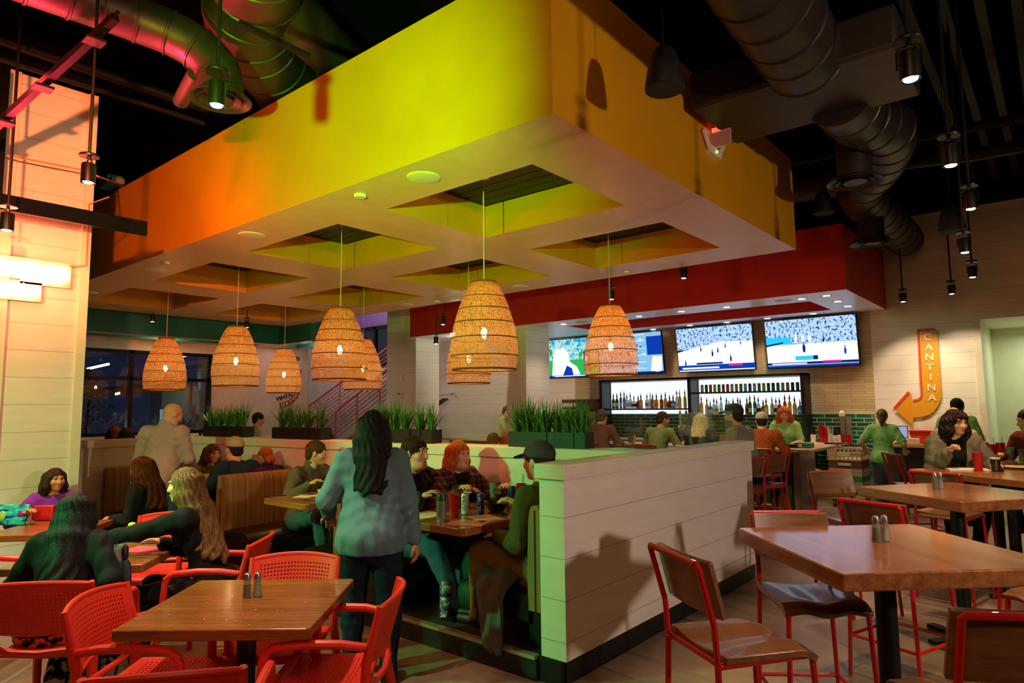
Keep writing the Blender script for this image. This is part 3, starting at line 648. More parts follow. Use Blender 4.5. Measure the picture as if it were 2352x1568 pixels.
AC = [(-4.32, 1.32, 47, 'red perforated armchair of the black-haired woman, its back at the left edge'),
      (-3.36, 1.42, -48, 'empty red perforated armchair tucked at the left side of the front table'),
      (-2.62, 1.21, 51, 'red perforated armchair nearest the camera, only its back showing at the bottom'),
      (-3.36, 2.02, 222, 'red perforated armchair behind the front left table, its back above the shakers'),
      (-2.79, 1.93, 130, 'red perforated armchair pulled out at the right of the front table, seen side on'),
      (-4.50, 2.22, 133, 'red perforated armchair under the woman in the black top reaching across'),
      (-5.58, 2.27, 226, 'empty red perforated armchair beyond the chip bowl table'),
      (-5.62, 1.15, -44, 'red perforated armchair left of the chip bowl table, mostly hidden')]
ac0 = make_armchair()
for i, (x, y, h, lab) in enumerate(AC):
    o = ac0 if i == 0 else dup(ac0)
    o.location = (x, y, 0); o.rotation_euler = (0, 0, radians(h)); tag(o, lab, None, 'red perforated plastic armchairs')
# bar stool with red tube frame and plywood
def make_stool():
    t = thing('bar_stool', '', 'bar stool')
    def seat(u, v):
        x = -.205+.41*u; y = -.2+.41*v
        dish = .016*(sin(pi*u)**2)*(1-v*.6)+.008*cos(4*pi*u)*v
        return (x, y, .735-dish-.03*max(0, (v-.8)/.2)**2)
    b = MB(); b.grid(seat, 16, 14, .03); b.out('seat', PLY, t, smooth=50, bevel=.004)
    def bk(u, v): a = u-.5; return (a*.40, -.215-.055*v+.02*(1-(2*a)**2)*-1+.02, .885+.215*v)
    b = MB(); b.grid(bk, 8, 4, .024); b.out('backrest', PLY, t, smooth=50, bevel=.004)
    r = .0125
    b = MB(); b.tube([(-.185, -.225, .72), (-.185, -.235, .86), (-.19, -.297, 1.085), (-.18, -.302, 1.095), (.18, -.302, 1.095), (.19, -.297, 1.085), (.185, -.235, .86), (.185, -.225, .72)], r, 8); b.out('back_frame', REDM, t)
    for sx in (-1, 1):
        for sy in (-1, 1):
            b = MB(); b.tube([(sx*.185, sy*(.20 if sy > 0 else .225), .712), (sx*.215, sy*.235, 0.012)], r, 8); b.out('leg', REDM, t)
    b = MB(); b.tube([(-.185, -.21, .71), (.185, -.21, .71), (.185, .195, .71), (-.185, .195, .71)], r, 8, close=True); b.out('seat_frame', REDM, t)
    z = .26; k = 1-z/.712
    for p, q in (((-1, 1), (1, 1)), ((-1, -1), (1, -1)), ((-1, -1), (-1, 1)), ((1, -1), (1, 1))):
        P = lambda sx, sy: (sx*(.185+.03*k), sy*((.2 if sy > 0 else .225)+((.035 if sy > 0 else .01))*k), z)
        b = MB(); b.tube([P(*p), P(*q)], .01, 8); b.out('footrest', REDM, t)
    return t
BS = [(-1.10, 2.77, -34, 'nearest wooden bar stool with red frame, standing alone at the left of the tall table'),
 (-1.05, 3.60, 217, 'red framed bar stool at the far left edge of the nearest tall table'),
 (-.86, 4.78, -19, 'wooden bar stool with red frame between the nearest and second tall tables'),
 (-.27, 2.66, 33, 'wooden bar stool with red frame cut by the bottom right corner'),
 (-.84, 6.98, -12, 'wooden bar stool with red frame behind the shakers of the second tall table'),
 (-1.37, 9.0, -55, 'wooden bar stool with red frame beside the server in green'),
 (-.02, 4.30, 132, 'wooden bar stool with red frame at right edge beyond the nearest tall table'),
 (-.10, 5.05, 60, 'wooden bar stool with red frame under the right side of the second tall table'),
 (-1.42, 6.10, 230, 'wooden bar stool with red frame at the far left side of the second tall table'),
 (-2.92, 7.45, 75, 'wooden bar stool with red frame touching the far end of the white half wall'),
 (-2.90, 8.15, 68, 'wooden bar stool with red frame under the man in the grey shirt'),
 (-3.25, 9.25, 4, 'bar stool under the man in the orange jacket'), (-4.25, 9.3, 4, 'bar stool under the blonde woman at the bar'),
 (-4.95, 9.3, 0, 'bar stool under the man in the olive shirt at the bar'), (-6.0, 9.35, 0, 'bar stool under the man in the brown shirt at the bar'),
 (-.86, 8.05, 200, 'bar stool under the curly-haired woman in the grey coat'), (-.2, 9.4, 140, 'bar stool under the man in the red shirt at the right edge')]
bs0 = make_stool()
for i, (x, y, h, lab) in enumerate(BS):
    o = bs0 if i == 0 else dup(bs0)
    o.location = (x, y, 0); o.rotation_euler = (0, 0, radians(h)); tag(o, lab, None, 'red framed wooden bar stools')
# ================================================================== planters
LEAF = None
def leafmat():
    n = N('blade_green'); c = n.co(); f = n.noise(c, 25, 2); z = n.sep(c)[2]
    col = n.ramp(f, [(.3, '245a1c'), (.7, '5f9a36')]); return n.end(n.pbsdf(col, .45, 0, .4))
LEAF = leafmat(); POT = mat('planter_black', '101111', .45, var=.12, vs=4)
def clump_mesh(seed, h=.36, n=46):
    rg = random.Random(seed); m = MB()
    for i in range(n):
        a = rg.uniform(0, 2*pi); lean = rg.uniform(.02, 1)**1.2*.8; L = h*rg.uniform(.7, 1.08); w = rg.uniform(.006, .010); bx, by = rg.uniform(-.03, .03), rg.uniform(-.03, .03)
        d = V(cos(a), sin(a), 0); s = V(-sin(a), cos(a), 0); K = 5; vs = []
        for k in range(K+1):
            f = k/K; ang = lean*(.55+.6*f); p = V(bx, by, 0)+d*(L*f*sin(ang))+V(0, 0, L*f*cos(ang)); ww = w*(1-f**1.6)*(.75+.5*sin(pi*min(1, f*1.4)))
            vs += [p-s*ww+d*ww*.5, p, p+s*ww+d*ww*.5]
        m.add(vs, [(3*k+q, 3*k+q+1, 3*k+q+4, 3*k+q+3) for k in range(K) for q in (0, 1)])
    return m
CL = []
def planter(label, x0, x1, xs, off=.13, hh=.135):
    c = bw((x0+x1)/2, off, 1.331); L = (x1-x0)/2; a = atan2(BD.y, BD.x)
    t = thing('planter', label, 'planter', c, a, 'black box planters with spiky green plants')
    m = MB(); q = .012
    m.box(-L, -.08, 0, L, -.08+q, hh); m.box(-L, .08-q, 0, L, .08, hh); m.box(-L, -.08+q, 0, -L+q, .08-q, hh); m.box(L-q, -.08+q, 0, L, .08-q, hh); m.box(-L+q, -.08+q, 0, L-q, .08-q, hh-.02); m.out('planter_box', POT, t)
    for k, fx in enumerate(xs):
        if len(CL) < 5:
            o = clump_mesh(len(CL)+11).out('spiky_plant', LEAF, t, smooth=60); CL.append(o)
        else:
            src = CL[(k*2+len(CL)+int(abs(x0)*7)) % len(CL)]; o = src.copy(); COL.objects.link(o); o.parent = t
        o.location = ((fx*2-1)*L, 0, hh-.022); o.rotation_euler = (0, 0, k*1.9+x0); s = .92+.16*((k*37+int(-x0*10)) % 7)/7; o.scale = (s, s, s)
    return t
for lab, p0, p1, xs in (('black box planter right of the bald man, leftmost on the wall', 474, 541, (.12, .4, .68, .95)), ('short black box planter beside the leftmost one', 542, 566, (.45,)),
    ('black box planter with spiky plants before the round red wall lettering', 633, 716, (.12, .36, .6, .84)), ('short black box planter left of the standing woman', 719, 745, (.5,)),
    ('black box planter right of the standing woman, mostly hidden by her head', 850, 950, (.1, .32, .55, .8)), ('square black planter next to the one behind her head', 952, 974, (.5,)), ('black planter at the column end of the long row', 976, 1000, (.55,)),
    ('black box planter behind the man in the dark cap', 1176, 1264, (.14, .4, .66, .9)), ('black box planter behind the glass, nearest the bar', 1266, 1326, (.2, .6, .9)), ('short black planter at the right end of the row, behind glass', 1328, 1352, (.5,))):
    a = OZ(p0, 1024, 1.36); b2 = OZ(p1, 1024, 1.36)
    def meet(px):
        d = _ray(px, 1015); o = bw(-9.2, .10); n = BN; k = (o-V(0, 0, EYE)).dot(V(n.x, n.y, 0))/d.dot(V(n.x, n.y, 0)); return (V(0, 0, EYE)+d*k).x
    planter(lab, meet(p0), meet(p1), xs)
# ================================================================== televisions
def crowdmat(name, sc, stops, st=.6):
    n = N(name); c = n.map(n.co(), (1.0, 1.0, .8)); f = n.noise(c, sc, 4, .7); col = n.ramp(f, stops)
    return n.end(n.n('Emission', i_Color=col, i_Strength=st).outputs[0])
TVC = crowdmat('tv_crowd', 22, [(.36, '06285c'), (.45, '0d6fc4'), (.5, 'e8f4ff'), (.56, '49a8e8'), (.64, 'ffffff')])
TVW = emit('tv_white', 'e8e8ff', .62); TVB = emit('tv_blue', '0c3fb4', .5); TVD = emit('tv_navy', '0a2c66', .5); TVK = emit('tv_cyan', '28b4e8', .7); TVP = emit('tv_pink', 'd8208c', .6)
TVG = crowdmat('tv_green', 5, [(.3, '0a7f9c'), (.45, '2fb6d8'), (.52, 'd8fbff'), (.6, '2aa65a')], .5); TVGR = emit('tv_grass', '2fae4a', .6); TVS = emit('tv_lightblue', '8cc8f0', .5)
TVBODY = mat('tv_bezel', '050506', .3)
def tv(xc, label, kind):
    t = thing('television', label, 'television', (xc, 12.82, 2.815)); t.rotation_euler = (radians(7), 0, 0); w, h = 1.62, .925
    m = MB(); m.box(-w/2, 0, -h/2, w/2, .06, h/2); m.out('tv_body', TVBODY, t, bevel=.006)
    m = MB(); m.box(-.2, .06, -.15, .2, .16, .15); m.out('wall_bracket', TVBODY, t)
    m = MB(); e = .018; W, H = w/2-e, h/2-e
    def R(x0, z0, x1, z1, k, d=.001): m.m = k; m.add([(x0*W, -d, z0*H), (x1*W, -d, z0*H), (x1*W, -d, z1*H), (x0*W, -d, z1*H)], [(0, 1, 2, 3)])
    def Pg(pts, k, d): m.m = k; m.add([(x*W, -d, z*H) for x, z in pts], [tuple(range(len(pts)))])
    rg = random.Random(kind*5+1)
    def player(x, z, s, k=2): Pg([(x-.015*s, z), (x+.012*s, z), (x+.02*s, z+.12*s), (x+.008*s, z+.2*s), (x-.012*s, z+.2*s), (x-.02*s, z+.1*s)], k, .003); Pg([(x-.01*s, z+.21*s), (x+.008*s, z+.21*s), (x+.008*s, z+.26*s), (x-.01*s, z+.26*s)], k, .003)
    mats = [TVC, TVW, TVD, TVB, TVK, TVP, TVG, TVGR, TVS]
    if kind == 3:
        R(-1, -.2, 1, 1, 0); R(-1, -1, 1, -.05, 1, .002); Pg([(-1, -.05), (-1, .3), (-.45, .25), (-.38, -.02)], 4, .0025); Pg([(-1, -.02), (-.6, .08), (-.6, .02), (-1, -.1)], 2, .003)
        for x in (-.3, -.15, .0): player(x, .0, 1.6, 1)
        player(-.14, -.4, 1.7); player(.3, -.02, .9); player(.74, -.55, 1.3, 3); R(-.35, -.72, .1, -.55, 4, .003); R(.05, -.72, .15, -.55, 2, .0035); R(-1, -.9, 1, -.8, 2, .003); R(-.9, -.88, -.1, -.83, 1, .0035); R(.25, -.86, .65, -.78, 5, .0035); R(-1, -1, 1, -.92, 3, .003)
    elif kind == 2:
        R(-1, .0, 1, 1, 0); Pg([(-1, -1), (1, -1), (1, .25), (.2, .3), (-.4, .12), (-1, -.1)], 1, .002)
        for x, z, s in ((-.05, -.35, 1.2), (.1, -.2, 1), (.3, .0, .8), (-.35, -.1, .9), (.42, -.62, 1.2), (-.8, -.75, 1.1), (.7, .1, .7)): player(x, z, s)
        R(-1, -.95, 1, -.72, 3, .003); R(-.9, -.9, .1, -.82, 1, .0035); R(-.5, -.7, .2, -.62, 2, .0035); R(.35, -.82, .7, -.74, 5, .0035)
    elif kind == 1:
        R(-1, -1, 1, 1, 8); R(.55, -.1, 1, .8, 3, .002); Pg([(.62, -.9), (.8, -.95), (.95, -.9), (.98, -.2), (.7, -.15)], 1, .003)
        for z in (-.75, -.45, -.1, .25, .6, .9): R(-.9, z, .5, z+.03, 1, .002)
        for q in range(40): x = rg.uniform(-.9, .45); z = rg.choice((-.72, -.42, -.07, .28, .63)); s = rg.uniform(.04, .1); R(x, z, x+s, z+rg.uniform(.06, .2), rg.choice((1, 2, 3, 4, 1)), .0025)
        R(-1, -1, 1, -.9, 2, .003)
    else:
        R(-1, -.15, 1, 1, 6); R(-1, -1, 1, -.1, 7, .002); Pg([(-.7, -.95), (.35, -.95), (.25, -.5), (.0, -.2), (-.02, .25), (-.18, .55), (-.45, .5), (-.6, .1)], 1, .003); Pg([(-.3, -.95), (.1, -.95), (.05, -.55), (-.12, -.4)], 3, .0035)
        R(.5, -.75, .72, .3, 2, .003); R(.55, -.2, .65, .05, 1, .0035); R(-1, -1, 1, -.9, 3, .003); R(-.6, -.98, .5, -.93, 1, .0035)
    m.out('screen', mats, t, smooth=0); return t
for x, lab, k in ((-8.92, 'television at the left, half hidden by the pillar, green football picture', 0), (-7.31, 'television behind the hanging lamp, showing white shelves', 1), (-5.37, 'television third from the pillar, showing a basketball court and crowd', 2), (-3.53, 'television at the right end, close-up of running players before a crowd', 3)):
    tv(x, lab, k)
# ================================================================== back bar
STEEL = mat('brushed_steel', '9a9ea2', .3, .9, var=.05, vs=20); BLKF = mat('shelf_black', '101416', .4, .4)
LITP = emit('lit_panel', 'e6f4ff', .6)
Yw = 12.93
t = thing('back_bar_shelving', 'black framed backlit shelving holding the bottles behind the bar', 'shelving', (0, 0, 0))
m = MB()
for x in (-7.95, -5.85, -3.66): m.box(x, 12.55, 1.0, x+.07, Yw, 2.24)
m.box(-7.95, 12.55, 2.2, -3.59, Yw, 2.25); m.out('frame', BLKF, t)
for x0, x1, z in ((-7.88, -5.85, 1.585), (-5.78, -3.66, 1.905), (-5.78, -3.66, 1.455)):
    m = MB(); m.box(x0, 12.6, z, x1, Yw, z+.03); m.out('shelf', BLKF, t)
for x0, x1, z0 in ((-7.86, -5.87, 1.50), (-5.76, -3.68, 1.49)):
    m = MB(); m.box(x0, Yw-.012, z0, x1, Yw-.002, 2.19); m.out('lit_back_panel', LITP, t)
# bottles
def tmix(name, col, al):
    n = N(name); p = n.n('BsdfPrincipled', i_Base_Color=(*hexc(col), 1), i_Roughness=.1); tr = n.n('BsdfTransparent', i_Color=(*hexc(col), 1)); mx = n.n('MixShader', i_0=al)
    n.l(tr.outputs[0], mx.inputs[1]); n.l(p.outputs[0], mx.inputs[2]); return n.end(mx.outputs[0])
BG = {'clear': tmix('bottle_clear', 'c9d6d8', .35), 'amber': tmix('bottle_amber', 'c26a18', .45), 'green': tmix('bottle_green', '1d8a3c', .5), 'blue': tmix('bottle_blue', '6a9ac0', .45), 'gold': tmix('bottle_gold', 'd9b23a', .5)}
CAPS = [mat('cap_dark', '16161a', .4), mat('cap_red', 'a01818', .4), mat('cap_steel', 'b0b0b0', .3, .8)]
LABS = [mat('label_white', 'e8e4d8', .6), mat('label_gold', 'c79a3a', .5), mat('label_black', '1a1a1a', .5), mat('label_red', 'b03a2a', .5)]
SH = {'round': [(.004, 0), (.036, .002), (.038, .02), (.038, .16), (.03, .195), (.014, .22), (.013, .27), (.015, .285)], 'tall': [(.004, 0), (.032, .002), (.033, .02), (.033, .2), (.022, .24), (.012, .26), (.012, .31), (.014, .32)],
      'squat': [(.004, 0), (.048, .003), (.05, .02), (.05, .12), (.035, .15), (.015, .17), (.014, .22), (.016, .23)], 'square': [(.004, 0), (.04, .002), (.042, .015), (.042, .17), (.016, .2), (.014, .25), (.016, .26)]}
protos = {}
def bottle(shape, col, cap, lab, loc, label, group):
    key = (shape, col, cap, lab)
    if key not in protos:
        t = thing('bottle', '', 'bottle', (0, 0, 0)); n = 4 if shape == 'square' else 14; top = SH[shape][-1][1]
        m = MB(); m.lathe(SH[shape], n=n); m.out('bottle_body', BG[col], t)
        m = MB(); m.lathe([(.015, top-.035), (.016, top+.005), (.009, top+.012), (.005, top+.06)], n=10); m.out('pourer', CAPS[cap], t)
        r = SH[shape][2][0]; m = MB(); m.lathe([(r+.001, .045), (r+.001, .125 if shape != 'squat' else .1)], n=n, cap=False); m.out('bottle_label', LABS[lab], t); protos[key] = t; o = t
    else: o = dup(protos[key])
    o.location = loc; o.rotation_euler = (0, 0, pi/4 if shape == 'square' else 0); tag(o, label, None, group); return o
rg = random.Random(21)
def row(x0, x1, n, z, pool, where, group, y=12.74):
    for i in range(n):
        sh, co, ca, la = pool[i % len(pool)] if isinstance(pool, list) else pool(i)
        bottle(sh, co, ca, la, (x0+(x1-x0)*(i+.5)/n+rg.uniform(-.012, .012), y+rg.uniform(-.05, .05), z), f'{co} {sh} liquor bottle {where}', group+f' ({co} {sh})')
PL = [('round', 'green', 0, 0)]*2+[('tall', 'blue', 0, 0)]*2+[('square', 'clear', 0, 0), ('round', 'clear', 1, 0), ('squat', 'clear', 2, 2), ('squat', 'amber', 0, 2), ('square', 'gold', 0, 0), ('square', 'clear', 1, 1), ('round', 'clear', 2, 0), ('square', 'amber', 0, 1)]*1+[('square', 'gold', 0, 1), ('square', 'amber', 0, 1), ('round', 'gold', 1, 0), ('squat', 'amber', 0, 2), ('squat', 'blue', 0, 0), ('tall', 'clear', 1, 0), ('tall', 'gold', 2, 0), ('tall', 'gold', 2, 0)]
row(-7.75, -5.95, 20, 1.616, PL, 'on the single shelf left of the middle post', 'liquor bottles on the left shelf')
PR = [('tall', 'gold', 1, 0), ('round', 'gold', 1, 0), ('squat', 'blue', 2, 0), ('round', 'clear', 0, 0), ('square', 'clear', 1, 1), ('tall', 'clear', 0, 0), ('round', 'blue', 0, 0), ('squat', 'clear', 2, 0), ('square', 'clear', 0, 3), ('round', 'amber', 0, 3), ('square', 'amber', 1, 0), ('round', 'amber', 1, 2), ('tall', 'green', 1, 0), ('tall', 'green', 1, 0), ('round', 'clear', 0, 2), ('squat', 'amber', 0, 1), ('square', 'gold', 0, 0), ('round', 'gold', 2, 0), ('square', 'clear', 0, 2), ('square', 'amber', 0, 2), ('tall', 'amber', 0, 3)]
row(-5.68, -3.72, 24, 1.486, PR, 'on the lower shelf right of the middle post', 'liquor bottles on the lower right shelf')
def can(loc, c1, label, group, h=.122, r=.033, rz=0, parent_lab=None):
    t = thing('drink_can', label, 'can', loc, rz, group)
    m = MB(); m.lathe([(r*.7, 0), (r*.95, .006), (r, .014), (r, h-.014), (r*.84, h-.002)], n=18, cap=True); m.out('can_body', c1, t)
    m = MB(); m.lathe([(r*.84, h-.002), (r*.86, h), (r*.78, h-.001), (r*.2, h-.004)], n=18); m.out('can_lid', STEEL, t); return t
cans = [mat('can_'+c, c, .3, .4) for c in ('d8c020', '2c7a4a', '1d4f8a', '3a8a8a', 'c04a2a', 'a8b0b0', '224a30', 'b89a3a')]
for i in range(22):
    x = -5.66+1.94*(i+.5)/22; c = [5, 6, 4, 0, 3, 4, 4, 5, 7, 3, 5, 2, 5, 3, 7, 2, 6, 1, 5, 7, 2, 1][i]
    nm = ['yellow', 'green', 'blue', 'teal', 'red', 'silver', 'dark green', 'gold'][c]
    can((x, 12.74, 1.936), cans[c], f'{nm} display can in the row on the top right bar shelf', f'{nm} display cans on the top right shelf', .15, .03)
# back counter, front bar
STONE = mat('bar_stone', 'c9b08a', .25, var=.08, vs=30); PANEL = mat('bar_panel_black', '0b0c0d', .35)
t = thing('back_counter', 'stone topped back counter under the backlit bottle shelves', 'counter', (0, 0, 0))
m = MB(); m.box(-8.5, 12.28, .95, -2.98, 12.93, 1.0); m.out('counter_top', STONE, t, bevel=.012)
m = MB(); m.box(-8.5, 12.34, .1, -3.6, 12.93, .95); m.out('cabinet_body', PANEL, t)
for x in (-3.12, -3.45): m = MB(); m.cyl((x, 12.42, 0), (x, 12.42, .95), .022, n=10); m.out('leg', STEEL, t)
m = MB(); m.box(-8.5, 12.345, 0, -3.6, 12.9, .1); m.out('plinth', PANEL, t)
t = thing('bar_counter', 'long bar counter with pale stone top, black front and steel end panel', 'bar counter', (0, 0, 0))
m = MB(); m.box(-10.5, 9.95, .985, -2.82, 10.62, 1.04); m.box(-3.22, 10.62, .985, -2.82, 11.4, 1.04); m.out('counter_top', STONE, t, bevel=.015)
m = MB(); m.box(-10.4, 10.3, 0, -3.17, 10.55, .985); m.out('bar_front', PANEL, t)
m = MB(); m.box(-3.165, 10.3, 0, -3.06, 11.05, .985); m.out('end_panel', STEEL, t)
m = MB(); m.tube([(-9, 10.1, .2), (-3.4, 10.1, .2)], .025, 10); m.out('foot_rail', mat('brass_rail', '9a8a70', .3, .8), t)
for x in (-8.5, -6.5, -4.5, -3.5): m = MB(); m.cyl((x, 10.1, .2), (x, 10.3, .2), .012, n=8); m.out('rail_bracket', STEEL, t)
def at_px(px, y, z): d = _ray(px, 1000); return V(d.x*y/d.y, y, z)
# beer tap tower
t = thing('beer_tap_tower', 'beer tap tower with three turned handles on the bar', 'beer tap', at_px(1579, 10.45, 1.041))
m = MB(); m.cyl((-.16, 0, .26), (.16, 0, .26), .035, n=16); m.cyl((0, 0, 0), (0, 0, .26), .04, n=16); m.out('tower', STEEL, t)
for k in range(3):
    x = -.11+.11*k; m = MB(); m.lathe([(.012, .29), (.02, .34), (.014, .4), (.024, .47), (.02, .53), (.006, .56)], (x, -.02, 0), 12); m.out('tap_handle', [mat('tap_a', 'a8804a', .4), mat('tap_b', '3a1c10', .4), mat('tap_c', '7a2a18', .4)][k], t)
    m = MB(); m.cyl((x, -.03, .26), (x, -.08, .19), .011, n=8); m.out('spout', STEEL, t)
# tumblers
CUPR = mat('cup_red', 'c0101a', .3, var=.03); STRAWM = mat('straw_black', '141414', .5)
def cup_mb(h, r0, r1): m = MB(); m.lathe([(r0*.2, 0), (r0, 0), (r1, h), (r1*.94, h), (r0*.93, .006), (r0*.2, .005)], n=20); return m
def cup(loc, label, mm=None, h=.155, r0=.029, r1=.042, straw=True, liquid=None, group=None, cat='cup'):
    t = thing('tumbler', label, cat, loc, 0, group); m = cup_mb(h, r0, r1); m.out('cup_body', mm or CUPR, t)
    if straw: m = MB(); m.tube([(.01, -.01, .01), (.02, .005, h+.075)], .003, 6); m.out('straw', STRAWM, t)
    if liquid: m = MB(); m.lathe([(r0*.9, .008), (r1*.88, h*.8), (.002, h*.8)], n=16); m.out('drink', liquid, t)
    return t
for k, px in enumerate((1886, 1898)):
    t = thing('cup_stack', ['tall stack of red cups on the back counter, left one', 'shorter stack of red cups on the back counter, right one'][k], 'cup stack', at_px(px, 12.55, 1.001))
    m = MB()
    nn = (11, 9)[k]
    for q in range(nn): m.lathe([(.029, .12+q*.02-.12), (.042, .02+q*.02+.1), (.040, .02+q*.02+.1), (.03, .02+q*.02)], n=16)
    m.out('cups', CUPR, t)
def jar(px, y, z, label, prof, mm, top=None, name='bottle', cat='bottle', x=None):
    t = thing(name, label, cat, at_px(px, y, z) if x is None else V(x, y, z)); m = MB(); m.lathe(prof, n=18); m.out('jar_body', mm, t)
    if top: m = MB(); m.lathe(top[0], n=16); m.out('jar_top', top[1], t)
    return t
BLK = mat('plastic_black', '141416', .4); WHT = mat('plastic_white', 'e4ded0', .45); GRY = mat('paper_grey', 'b9b0a2', .7)
def sq(px, label, y=12.55): jar(px, y, 1.001, label, [(.005, 0), (.045, 0), (.045, .13), (.04, .14)], WHT, ([(.042, .14), (.035, .2), (.03, .26), (.034, .262), (.034, .275), (.004, .276)], BLK), 'pour_bottle', 'bottle')
sq(1868, 'white pour bottle with black neck left of the red cup stacks'); sq(1926, 'white pour bottle with black neck behind the straw jar', 12.7); sq(1919, 'short white pour bottle in front of the straw jar', 12.4)
t = thing('straw_jar', 'white jar full of paper straws on the back counter', 'jar', at_px(1908, 12.5, 1.001)); m = MB(); m.lathe([(.005, 0), (.045, 0), (.045, .16), (.04, .16), (.04, .01), (.005, .01)], n=18); m.out('jar_body', WHT, t)
m = MB(); rg = random.Random(2)
for k in range(14): a = rg.uniform(0, 6.28); m.tube([(.02*cos(a), .02*sin(a), .012), (.055*cos(a), .055*sin(a), .27)], .004, 5)
m.out('straws', WHT, t, kind='stuff')
cup(at_px(1936, 12.5, 1.001), 'red cup on the back counter left of the clear dispenser tubes', straw=False); cup(at_px(1950, 12.4, 1.001), 'red cup on the back counter in front of the clear dispenser tubes', straw=False)
t = thing('cup_dispenser', 'clear tall cup dispenser tubes beside the green tile', 'dispenser', at_px(1944, 12.72, 1.001))
for k in (-1, 1): m = MB(); m.lathe([(.045, 0), (.045, .46), (.042, .46), (.042, .01)], (k*.05, 0, 0), 18, cap=False); m.out('tube', tmix('tube_clear%d' % k, 'c8c0b4', .3), t)
m = MB(); m.lathe([(.05, .46), (.05, .52), (.02, .56)], (-.05, 0, 0), 16); m.out('cap', WHT, t)
m = MB(); m.lathe([(.13, 0), (.15, .012), (.14, .014)], n=24); m.out('serving_tray', BLK, label='black round tray on the back counter', cat='tray').location = at_px(1912, 12.36, 1.0)
# bar top things
t = thing('takeout_box', 'green and grey takeout box on the end of the bar', 'box', at_px(1845, 10.35, 1.041)); m = MB(); m.box(-.12, -.09, 0, .12, .09, .07); m.out('box_body', mat('box_green', '2e8a58', .6), t); m = MB(); m.box(-.1, -.091, .015, .0, -.09, .055); m.out('box_print', WHT, t)
m = MB(); m.box(-.16, -.08, 0, .16, .08, .05); m.out('napkin_caddy', BLK, label='black caddy box on the bar before the bartender', cat='caddy', bevel=.006).location = at_px(1808, 10.3, 1.041)
jar(1782, 10.2, 1.041, 'orange hot sauce bottle on the bar beside the orange jacket', [(.003, 0), (.025, 0), (.025, .13), (.012, .16), (.012, .2), (.003, .205)], mat('sauce_orange', 'd07a18', .3), ([(.014, .2), (.012, .225), (.003, .23)], BLK))
jar(1789, 10.12, 1.041, 'white squeeze bottle on the bar by the bartender', [(.003, 0), (.025, 0), (.025, .1), (.008, .15), (.003, .155)], WHT)
jar(1455, 10.2, 1.041, 'cream bottle with red cap on the bar beside the man in olive', [(.003, 0), (.035, 0), (.035, .12), (.028, .14), (.003, .142)], mat('sauce_cream', 'cbb283', .4), ([(.03, .14), (.028, .17), (.003, .172)], CAPS[1]))
GLS = tmix('drink_glass', 'cdd6d2', .22); ICE = tmix('drink_ice', 'd8dcd8', .5)
cup(at_px(1447, 10.15, 1.041), 'empty tall glass on the bar between two men', GLS, .13, .028, .04, False)
for k, px in enumerate((1432, 1437, 1442, 1448, 1455, 1461, 1467)):
    t = thing('stem_glass', 'clear stem glass in the row before the green tile', 'glass', at_px(px+8, 12.6, 1.001), 0, 'stem glasses on the back counter'); m = MB(); m.lathe([(.035, 0), (.034, .004), (.004, .01), (.004, .09), (.03, .12), (.038, .16), (.034, .2), (.032, .2), (.036, .16), (.003, .095)], n=14); m.out('glass_body', GLS, t)
for k, (px, hh) in enumerate(((1548, .26), (1557, .28), (1566, .25), (1574, .3), (1583, .28))):
    jar(px, 10.7, .985, 'dark bottle in the speed rail behind the bar taps', [(.003, 0), (.035, 0), (.035, hh*.6), (.013, hh*.75), (.013, hh), (.003, hh)], mat('bottle_dark', '1c1610', .2), name='bottle')['group'] = 'dark bottles behind the bar taps'
cup(at_px(1672, 10.2, 1.041), 'red drink glass on the bar right of the blonde woman', mat('red_drink', 'c8382a', .3), .12, .028, .035, False)
for px, lab in ((1645, 'paper menu card standing on the bar left of red caddy'), (1657, 'tan menu card standing on the bar')):
    m = MB(); m.bar((-.05, 0, .09), (.05, 0, .09), .01, .18); o = m.out('menu_card', [mat('card_brown', '9a6a40', .7), mat('card_tan', 'c7a878', .7)][px > 1650], label=lab, cat='menu card'); o.location = at_px(px, 10.25, 1.041)
m = MB(); m.box(-.06, -.05, 0, .06, .05, .16); m.out('menu_caddy', mat('caddy_red', 'b8402c', .5), label='red menu caddy on the bar behind the glass screen', cat='caddy').location = at_px(1637, 10.1, 1.041)
# kitchen pass & shelf left of back bar
m = MB(); m.box(-8.88, 12.5, .0, -8.05, 12.93, 1.55); m.out('beer_cooler', mat('cooler_green', '8fa07a', .4), label='pale green cooler cabinet left of the bottle shelves', cat='cooler')
m = MB(); m.box(-8.9, 12.45, 1.6, -8.0, 12.93, 1.66); m.box(-8.9, 12.45, 1.75, -8.0, 12.93, 1.83); m.out('wall_shelf', mat('shelf_maroon', '5a2a26', .5), label='dark red shelf above the pale green cooler', cat='shelf')
